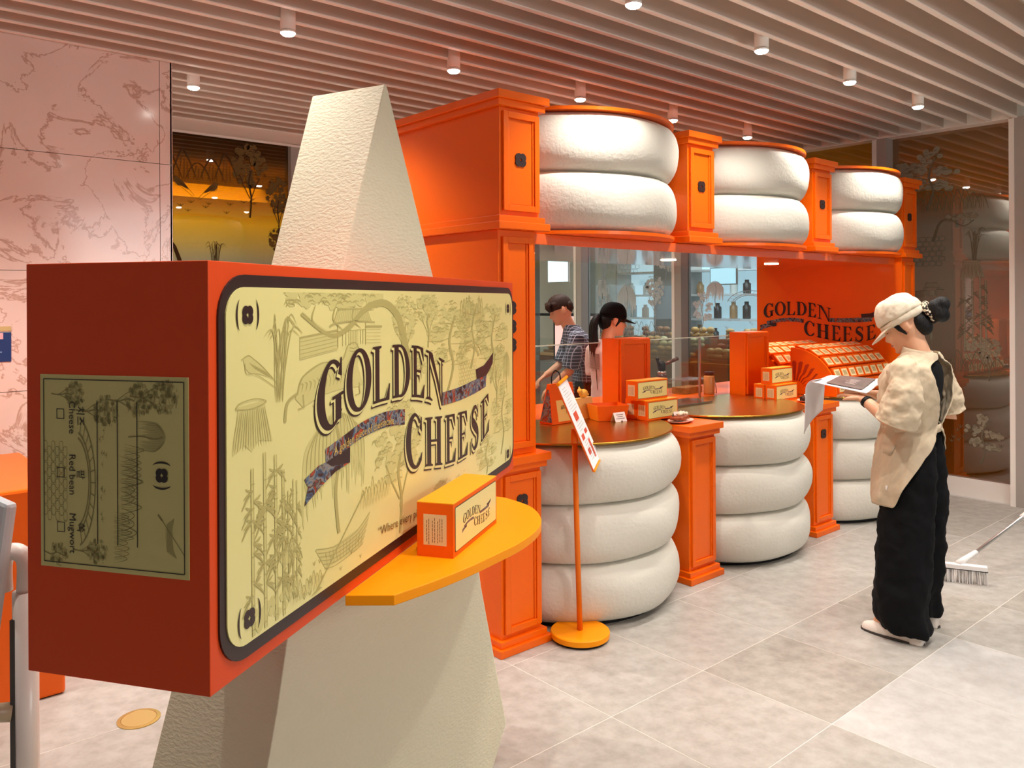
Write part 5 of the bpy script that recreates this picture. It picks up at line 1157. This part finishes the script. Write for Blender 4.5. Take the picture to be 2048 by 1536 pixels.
def girl(t, HM):
    m = MB(); head_mb(m, HM)
    m.tube([(0, -.03, 1.22), (0, -.02, 1.29), (0, 0, 1.36)], [.058, .050, .048], 16)
    m.loft([oval(0, 0, .80, .15, .11), oval(0, 0, .95, .115, .085), oval(0, -.01, 1.10, .14, .10), oval(0, -.03, 1.22, .15, .09)])
    for s in (-1, 1):
        m.tube([(s*.12, -.03, 1.215), (s*.18, -.02, 1.18), (s*.20, .0, 1.06), (s*.20, .05, .95), (s*.15, .17, .95)], [.045, .046, .038, .034, .024], 12); hand_mb(m, (s*.15, .17, .95), (-s*.2, .9, -.1), (0, .1, 1), .5, s)
        m.tube([(s*.075, 0, .84), (s*.09, .01, .45), (s*.10, 0, .08)], [.08, .055, .038], 14); m.ball((s*.10, .05, .045), .04, 12, 8, (.8, 1.8, .8))
    remesh(m.build('body', SKIN, t, True), .008, 2); face_parts(t, HM)
    m = MB(); m.loft([oval(0, 0, .78, .17, .135, fold=.02), oval(0, 0, .95, .16, .125, fold=.02), oval(0, -.01, 1.08, .175, .13, fold=.01), oval(0, -.025, 1.18, .18, .12), oval(0, -.03, 1.235, .12, .085), oval(0, -.03, 1.262, .066, .060)])
    for s in (-1, 1): m.tube([(s*.11, -.03, 1.20), (s*.175, -.02, 1.175), (s*.205, .0, 1.06), (s*.208, .01, .99)], [.055, .066, .07, .072], 18)
    crumple(remesh(m.build('pale_tee', TEE, t, True), .012, 2), .010, .004)
    m = MB()
    for k in range(14):
        z = 1.05+.008*k; q = oval(0, -.012, z, .183, .137, 64); idx = [i for i in range(64) if 242 < i*360/64 < 285]
        for i in idx: a, b_ = q[i], q[i+1]; m.poly([(a[0], a[1], z), (b_[0], b_[1], z), (b_[0], b_[1], z+.006), (a[0], a[1], z+.006)])
    m.build('back_print', mat('print_taupe', (150, 126, 118), .7), t)
    m = MB(); 
    for s in (-1, 1): m.loft([oval(s*.065, 0, .88, .10, .115), oval(s*.09, 0, .5, .08, .09), oval(s*.10, 0, .06, .07, .08)])
    remesh(m.build('trousers', BLK, t, True), .014, 2); m = MB(); [shoe(m, (s*.10, .16, 0), (s*.10, -.09, 0)) for s in (-1, 1)]; m.build('shoes', BLACK, t, True)
    h = dome(HM, .080, .086, .104, .12, -.01); h.M = HM; h.ball((0, -.058, -.02), .064, 20, 12, (1.1, .85, 1.1))
    for s in (-1, 1): h.tube([(s*.066, .03, .03), (s*.074, .015, -.01), (s*.072, .0, -.05)], [.013, .013, .003], 8)
    h.M = None; b0 = HM @ Vector((0, -.115, .02))
    for q in range(7):
        o_ = Vector((rr.uniform(-.02, .02), rr.uniform(-.02, .02), 0)); h.tube([tuple(p) for p in curve([tuple(b0), (b0.x+o_.x, b0.y-.05, b0.z-.07), (b0.x+o_.x*1.6, b0.y-.055+o_.y, b0.z-.22), (b0.x+o_.x*2.2, b0.y-.035+o_.y*1.6, b0.z-.36), (b0.x+o_.x*2.6, b0.y-.02+o_.y*2, b0.z-.45-.05*(q % 3))], 20)], [.014, .020, .022, .022, .022, .022, .021, .020, .019, .018, .017, .016, .015, .014, .013, .012, .010, .008, .006, .004, .003, .003, .002, .002, .001][:len(curve([tuple(b0), (0,0,0), (0,0,0), (0,0,0), (0,0,0)], 20))], 8)
    h.build('hair', HAIRB, t, True)
    CM = HM @ Matrix.Rotation(radians(2), 4, 'X'); c = dome(CM, .090, .096, .110, .105, .025, fold=.008); c.loft([[(.088*cos(q), (.094 if sin(q) > 0 else .108)*sin(q), z) for q in [2*pi*i/32 for i in range(32)]] for z in (.01, .028)]); c.build('cap', BLK, t, True)
    b = brim(CM, BLK, .065, .073, .08, .016, .022); b.parent = t
worker('woman in black cap with long black ponytail and pale pink tee behind the counter', .722, 5.93, (.86, .50), Matrix.Translation((0, .03, 1.405)) @ Matrix.Rotation(radians(-16), 4, 'Z') @ Matrix.Rotation(radians(-10), 4, 'X'), girl)
# ---------------------------------------------------------------- printed drawings on the glass walls
def glass_print(nm_parent, loc_, rotz, motifs, c_fill, c_line, tag_):
    f_, l_ = Art(), Art(); f_.y, l_.y = 0, -.0005
    toile(f_, l_, motifs); p = bpy.data.objects.get(nm_parent)
    for a_, n_, c_ in ((f_, 'print_tone', c_fill), (l_, 'print_line', c_line)):
        o = a_.mb.build(n_, mat(n_+tag_, c_, .6, spec=.2), p); o.location = loc_; o.rotation_euler = (0, 0, rotz); stuff(o)
W1 = [('pine', .30, 2.55, .28, 1.2), ('tree', .08, 2.45, .24, 1), ('branch', .62, 2.17, .16, -1), ('rocks', .45, 2.30, .16, 1.6), ('grass', .62, 1.98, .14, 1), ('stump', .60, 1.80, .13, 1.2), ('stones', .22, 1.95, .20, 1), ('gate', .30, 1.62, .13, .7),
      ('bamboo', .62, 1.42, .22, 1.0), ('willow', .2, 1.35, .24, .8), ('tree', .72, 1.08, .17, 1), ('rocks', .5, 1.02, .16, 2), ('boat', .30, .72, .14, 1.4), ('tufts', .5, .45, .2, 2), ('pine', .68, .48, .22, 1)]
glass_print('window_1', (AG-.0075, 3.02, 0), -pi/2, W1, (150, 141, 120), (116, 104, 84), '_taupe')
glass_print('window_2', (AG-.0075, 4.07, 0), -pi/2, [('pine', .3, 2.5, .3, 1.2), ('tree', .7, 2.4, .28, 1), ('rocks', .5, 2.25, .2, 2)], (120, 100, 70), (84, 62, 40), '_brown')
W3 = [('branch', .1, 2.12, .24, 1), ('willow', .30, 1.62, .16, 1.2), ('rocks', .55, 1.92, .13, 2.2), ('tufts', .5, 1.30, .2, 2), ('bridge', .7, 1.55, .2, 1.4), ('pine', .15, 1.45, .22, 1), ('tree', .9, 1.4, .2, 1)]
glass_print('window_3', (AG-.0075, 5.10, 0), -pi/2, W3, (222, 232, 238), (176, 192, 202), '_frost')
W4 = [('stones', .52, 2.02, .26, .9), ('grass', .2, 1.98, .3, .8), ('stump', .18, 1.72, .2, .8), ('willow', .55, 1.52, .28, .9), ('tree', .95, 1.55, .28, .9), ('bamboo', .2, 1.3, .3, .8), ('pine', 1.1, 2.0, .28, .8), ('tufts', .8, 1.2, .25, 2), ('rocks', .7, 1.2, .16, 2)]
glass_print('window_4', (AG-.0075, 6.52, 0), -pi/2, W4, (204, 214, 218), (164, 174, 180), '_smoke')
W5 = [('rocks', .35, 2.52, .2, 2.4), ('tree', .95, 2.5, .30, .9), ('bird', .42, 2.42, .12, 1), ('tree', 1.18, 2.3, .26, .7), ('bird', .66, 2.40, .12, -1), ('tufts', .55, 2.28, .16, 3), ('tree', .22, 2.02, .17, 1.6), ('branch', .02, 2.0, .18, 1.2), ('grass', .68, 1.88, .16, .8), ('tree', 1.18, 1.98, .16, 1)]
glass_print('window_5', (1.59, 6.0425, 0), 0, W5, (112, 88, 44), (70, 50, 24), '_umber')
glass_print('window_6', (2.98, 6.0425, 0), 0, [('tree', .4, 2.4, .3, 1), ('pine', .9, 2.3, .3, 1), ('willow', .6, 1.7, .3, 1)], (112, 88, 44), (70, 50, 24), '_umber')
# ---------------------------------------------------------------- bakery beyond the glass
WOODB = mat('brown_wood', (122, 82, 54), .5, bump=.1, bscale=12, var=.3, vscale=5)
def crumb(c, nm): return mat(nm, c, .6, bump=.5, bscale=50, var=.35, vscale=20)
BUNM = [crumb((214, 164, 92), 'bun_gold'), crumb((150, 92, 46), 'bun_brown'), crumb((232, 220, 170), 'bun_cream'), crumb((92, 56, 34), 'bun_dark')]
bun_me = []
for i, mt in enumerate(BUNM):
    m = MB().ball((0, 0, .034), .052, 12, 8, (1, 1, .68)); m.v = [(x, y, max(0, z)) for x, y, z in m.v]; bun_me.append(m.mesh('bun', mt, True))
cases = [(4.55, 5.75, 'right'), (5.85, 7.05, 'middle'), (7.15, 8.4, 'left')]
desc = {'right': 'dark and cream buns', 'middle': 'golden buns', 'left': 'mixed loaves'}
kind = {'right': (3, 2, 1, 0), 'middle': (0, 2, 0, 1), 'left': (1, 0, 1, 2)}
colr = ['golden', 'brown', 'cream', 'dark']
for b0, b1, nm in cases:
    t = thing('bakery_counter', 'wooden bakery counter beyond the glass wall, the %s of three, piled with buns' % nm, 'counter', (7.75, b0, 0), 0, 'bakery counters')
    MB().box(0, .7, 0, b1-b0, 0, .78).build('body', WOODB, t); MB().box(-.03, .73, -.01, b1-b0+.01, .78, .815).build('top', mat('pale_wood', (186, 150, 108), .5), t)
    for s in range(3): MB().box(.08+.2*s, .28+.2*s, .01, b1-b0-.01, .8155, .85+.11*s).build('step', mat('kraft_step', (140, 104, 70), .6), t)
    MB().box(-.02, -.012, 0, b1-b0, .82, 1.02).build('guard_glass', GLASS, t)
    n_ = int((b1-b0)/.112)
    for s in range(3):
        k_ = kind[nm][s]
        for c in range(n_):
            kk = k_ if (c < n_*.55) else kind[nm][(s+1) % 4]
            for lay in range(2 if (c+s) % 5 else 1):
                tag(inst(bun_me[kk], 'bun', None, (7.94+.2*s+random.uniform(-.015, .015), b0+.07+.112*c+random.uniform(-.01, .01), .851+.11*s+.062*lay), (0, 0, random.uniform(0, 6)), (1, 1, random.uniform(.9, 1.15))),
                    '%s bun, %s layer of %s step, %s end of %s bakery counter' % (colr[kk], ('lower', 'upper')[lay], ('front', 'middle', 'back')[s], ('right', 'right middle', 'left middle', 'left')[min(3, 4*c//n_)], nm), 'bun', '%s buns heaped on the %s bakery counter' % (colr[kk], nm))
t = thing('bakery_shelf', 'tall grey lit shelf far behind the bakery counters', 'shelf', (9.6, 4.6, 0))
for z in (.9, 1.25, 1.6, 1.95): MB().box(0, .35, 0, 4.0, z, z+.03).build('shelf_board', mat('shelf_white', (226, 230, 230), .5), t)
for y in (0, 1.3, 2.6, 3.97): MB().box(0, .35, y, y+.03, 0, 2.3).build('upright', GREYM, t)
MB().box(.34, .36, 0, 4.0, .8, 2.2).build('lit_back', mat('lit_back_panel', (200, 226, 236), .6, emit=.9), t)
rr = random.Random(9)
jm = [MB().lathe([(.05, 0), (.055, .01), (.055, .16), (.03, .18), (.03, .22)], seg=12).mesh('jar', mat(n_, c, .3), True) for n_, c in (('jar_tan', (180, 140, 96)), ('jar_dark', (60, 52, 50)), ('jar_white', (226, 226, 220)), ('jar_teal', (70, 110, 116)))]
for z in (.93, 1.28, 1.63):
    for c in range(15):
        q_ = rr.randrange(4)
        tag(inst(jm[q_], 'jar', None, (9.72, 4.72+.26*c+rr.uniform(-.04, .04), z), (0, 0, 0), (1, 1, rr.uniform(.8, 1.2))), '%s jar on the %s board of the far bakery shelf, %s' % (('tan', 'dark', 'white', 'teal')[q_], {.93: 'low', 1.28: 'middle', 1.63: 'high'}[z], ('at its right end', 'right of its centre', 'at its centre', 'left of its centre', 'at its left end')[c//3]), 'jar', '%s jars on the %s board of the far shelf' % (('tan', 'dark', 'white', 'teal')[q_], {.93: 'low', 1.28: 'middle', 1.63: 'high'}[z]))
for k_, (b, z, w_, h_) in enumerate(((5.25, 1.72, .36, .20), (7.95, 1.80, .42, .42))):
    t = thing('menu_screen', ('bright pale blue menu screen hanging beyond the right pane behind the kiosk', 'pale menu board hanging beyond the left pane behind the kiosk')[k_], 'screen', (7.9, b, z)); MB().box(0, .03, 0, w_, 0, h_).build('housing', GREYM, t); MB().box(-.003, 0, .01, w_-.01, .01, h_-.01).build('screen', mat('screen_glow', (190, 228, 240), .4, emit=1.6), t)
    MB().box(.01, .018, w_/2-.005, w_/2+.005, h_, 3.09-z).build('hanger', GREYM, t)
t = thing('cake_fridge', 'dark framed pastry fridge with pink light beyond the left pane', 'fridge', (7.1, 7.0, 0))
MB().box(0, .5, 0, .9, 0, .75).build('base', mat('fridge_grey', (120, 122, 124), .4), t)
for y in (0, .86): 
    for x in (0, .46): MB().box(x, x+.04, y, y+.04, .75, 1.35).build('frame_post', BLACK, t)
MB().box(0, .5, 0, .9, 1.35, 1.38).build('frame_top', BLACK, t); MB().box(.45, .455, .04, .86, .76, 1.34).build('lit_back', mat('pink_glow', (240, 196, 188), .5, emit=.8), t)
for b, z, lb in ((6.95, 0, 'dark structural column beyond the glass behind the two workers'),):
    MB_ = MB().box(8.7, 9.0, 6.7, 7.1, 0, 3.1).build('dark_column', mat('column_dark', (86, 88, 90), .6)); tag(MB_, lb, 'column')
t = thing('back_room_shelf', 'white wall unit glowing low behind the left amber window', 'wall unit', (1.2, 9.2, 0)); MB().box(0, 4.5, 0, .4, 0, 1.9).build('unit', mat('unit_pale', (214, 222, 224), .5), t); MB().box(.1, 4.4, -.01, 0, 1.2, 1.8).build('lit_strip', mat('cool_glow', (210, 232, 246), .5, emit=.9), t)
cv = thing('cove_light', 'long warm cove lamp above the back room behind the amber window', 'light', (-.5, 9.0, 2.75)); MB().box(0, 7, 0, .06, 0, .08).build('tube', mat('warm_tube', (255, 226, 150), .5, emit=5), cv); MB().box(0, 7, -.06, -.03, -.05, .12).build('fascia', WHITE, cv); MB().box(3.1, 3.3, .2, .5, -2.75, .3).build('pier', GREYM, cv)
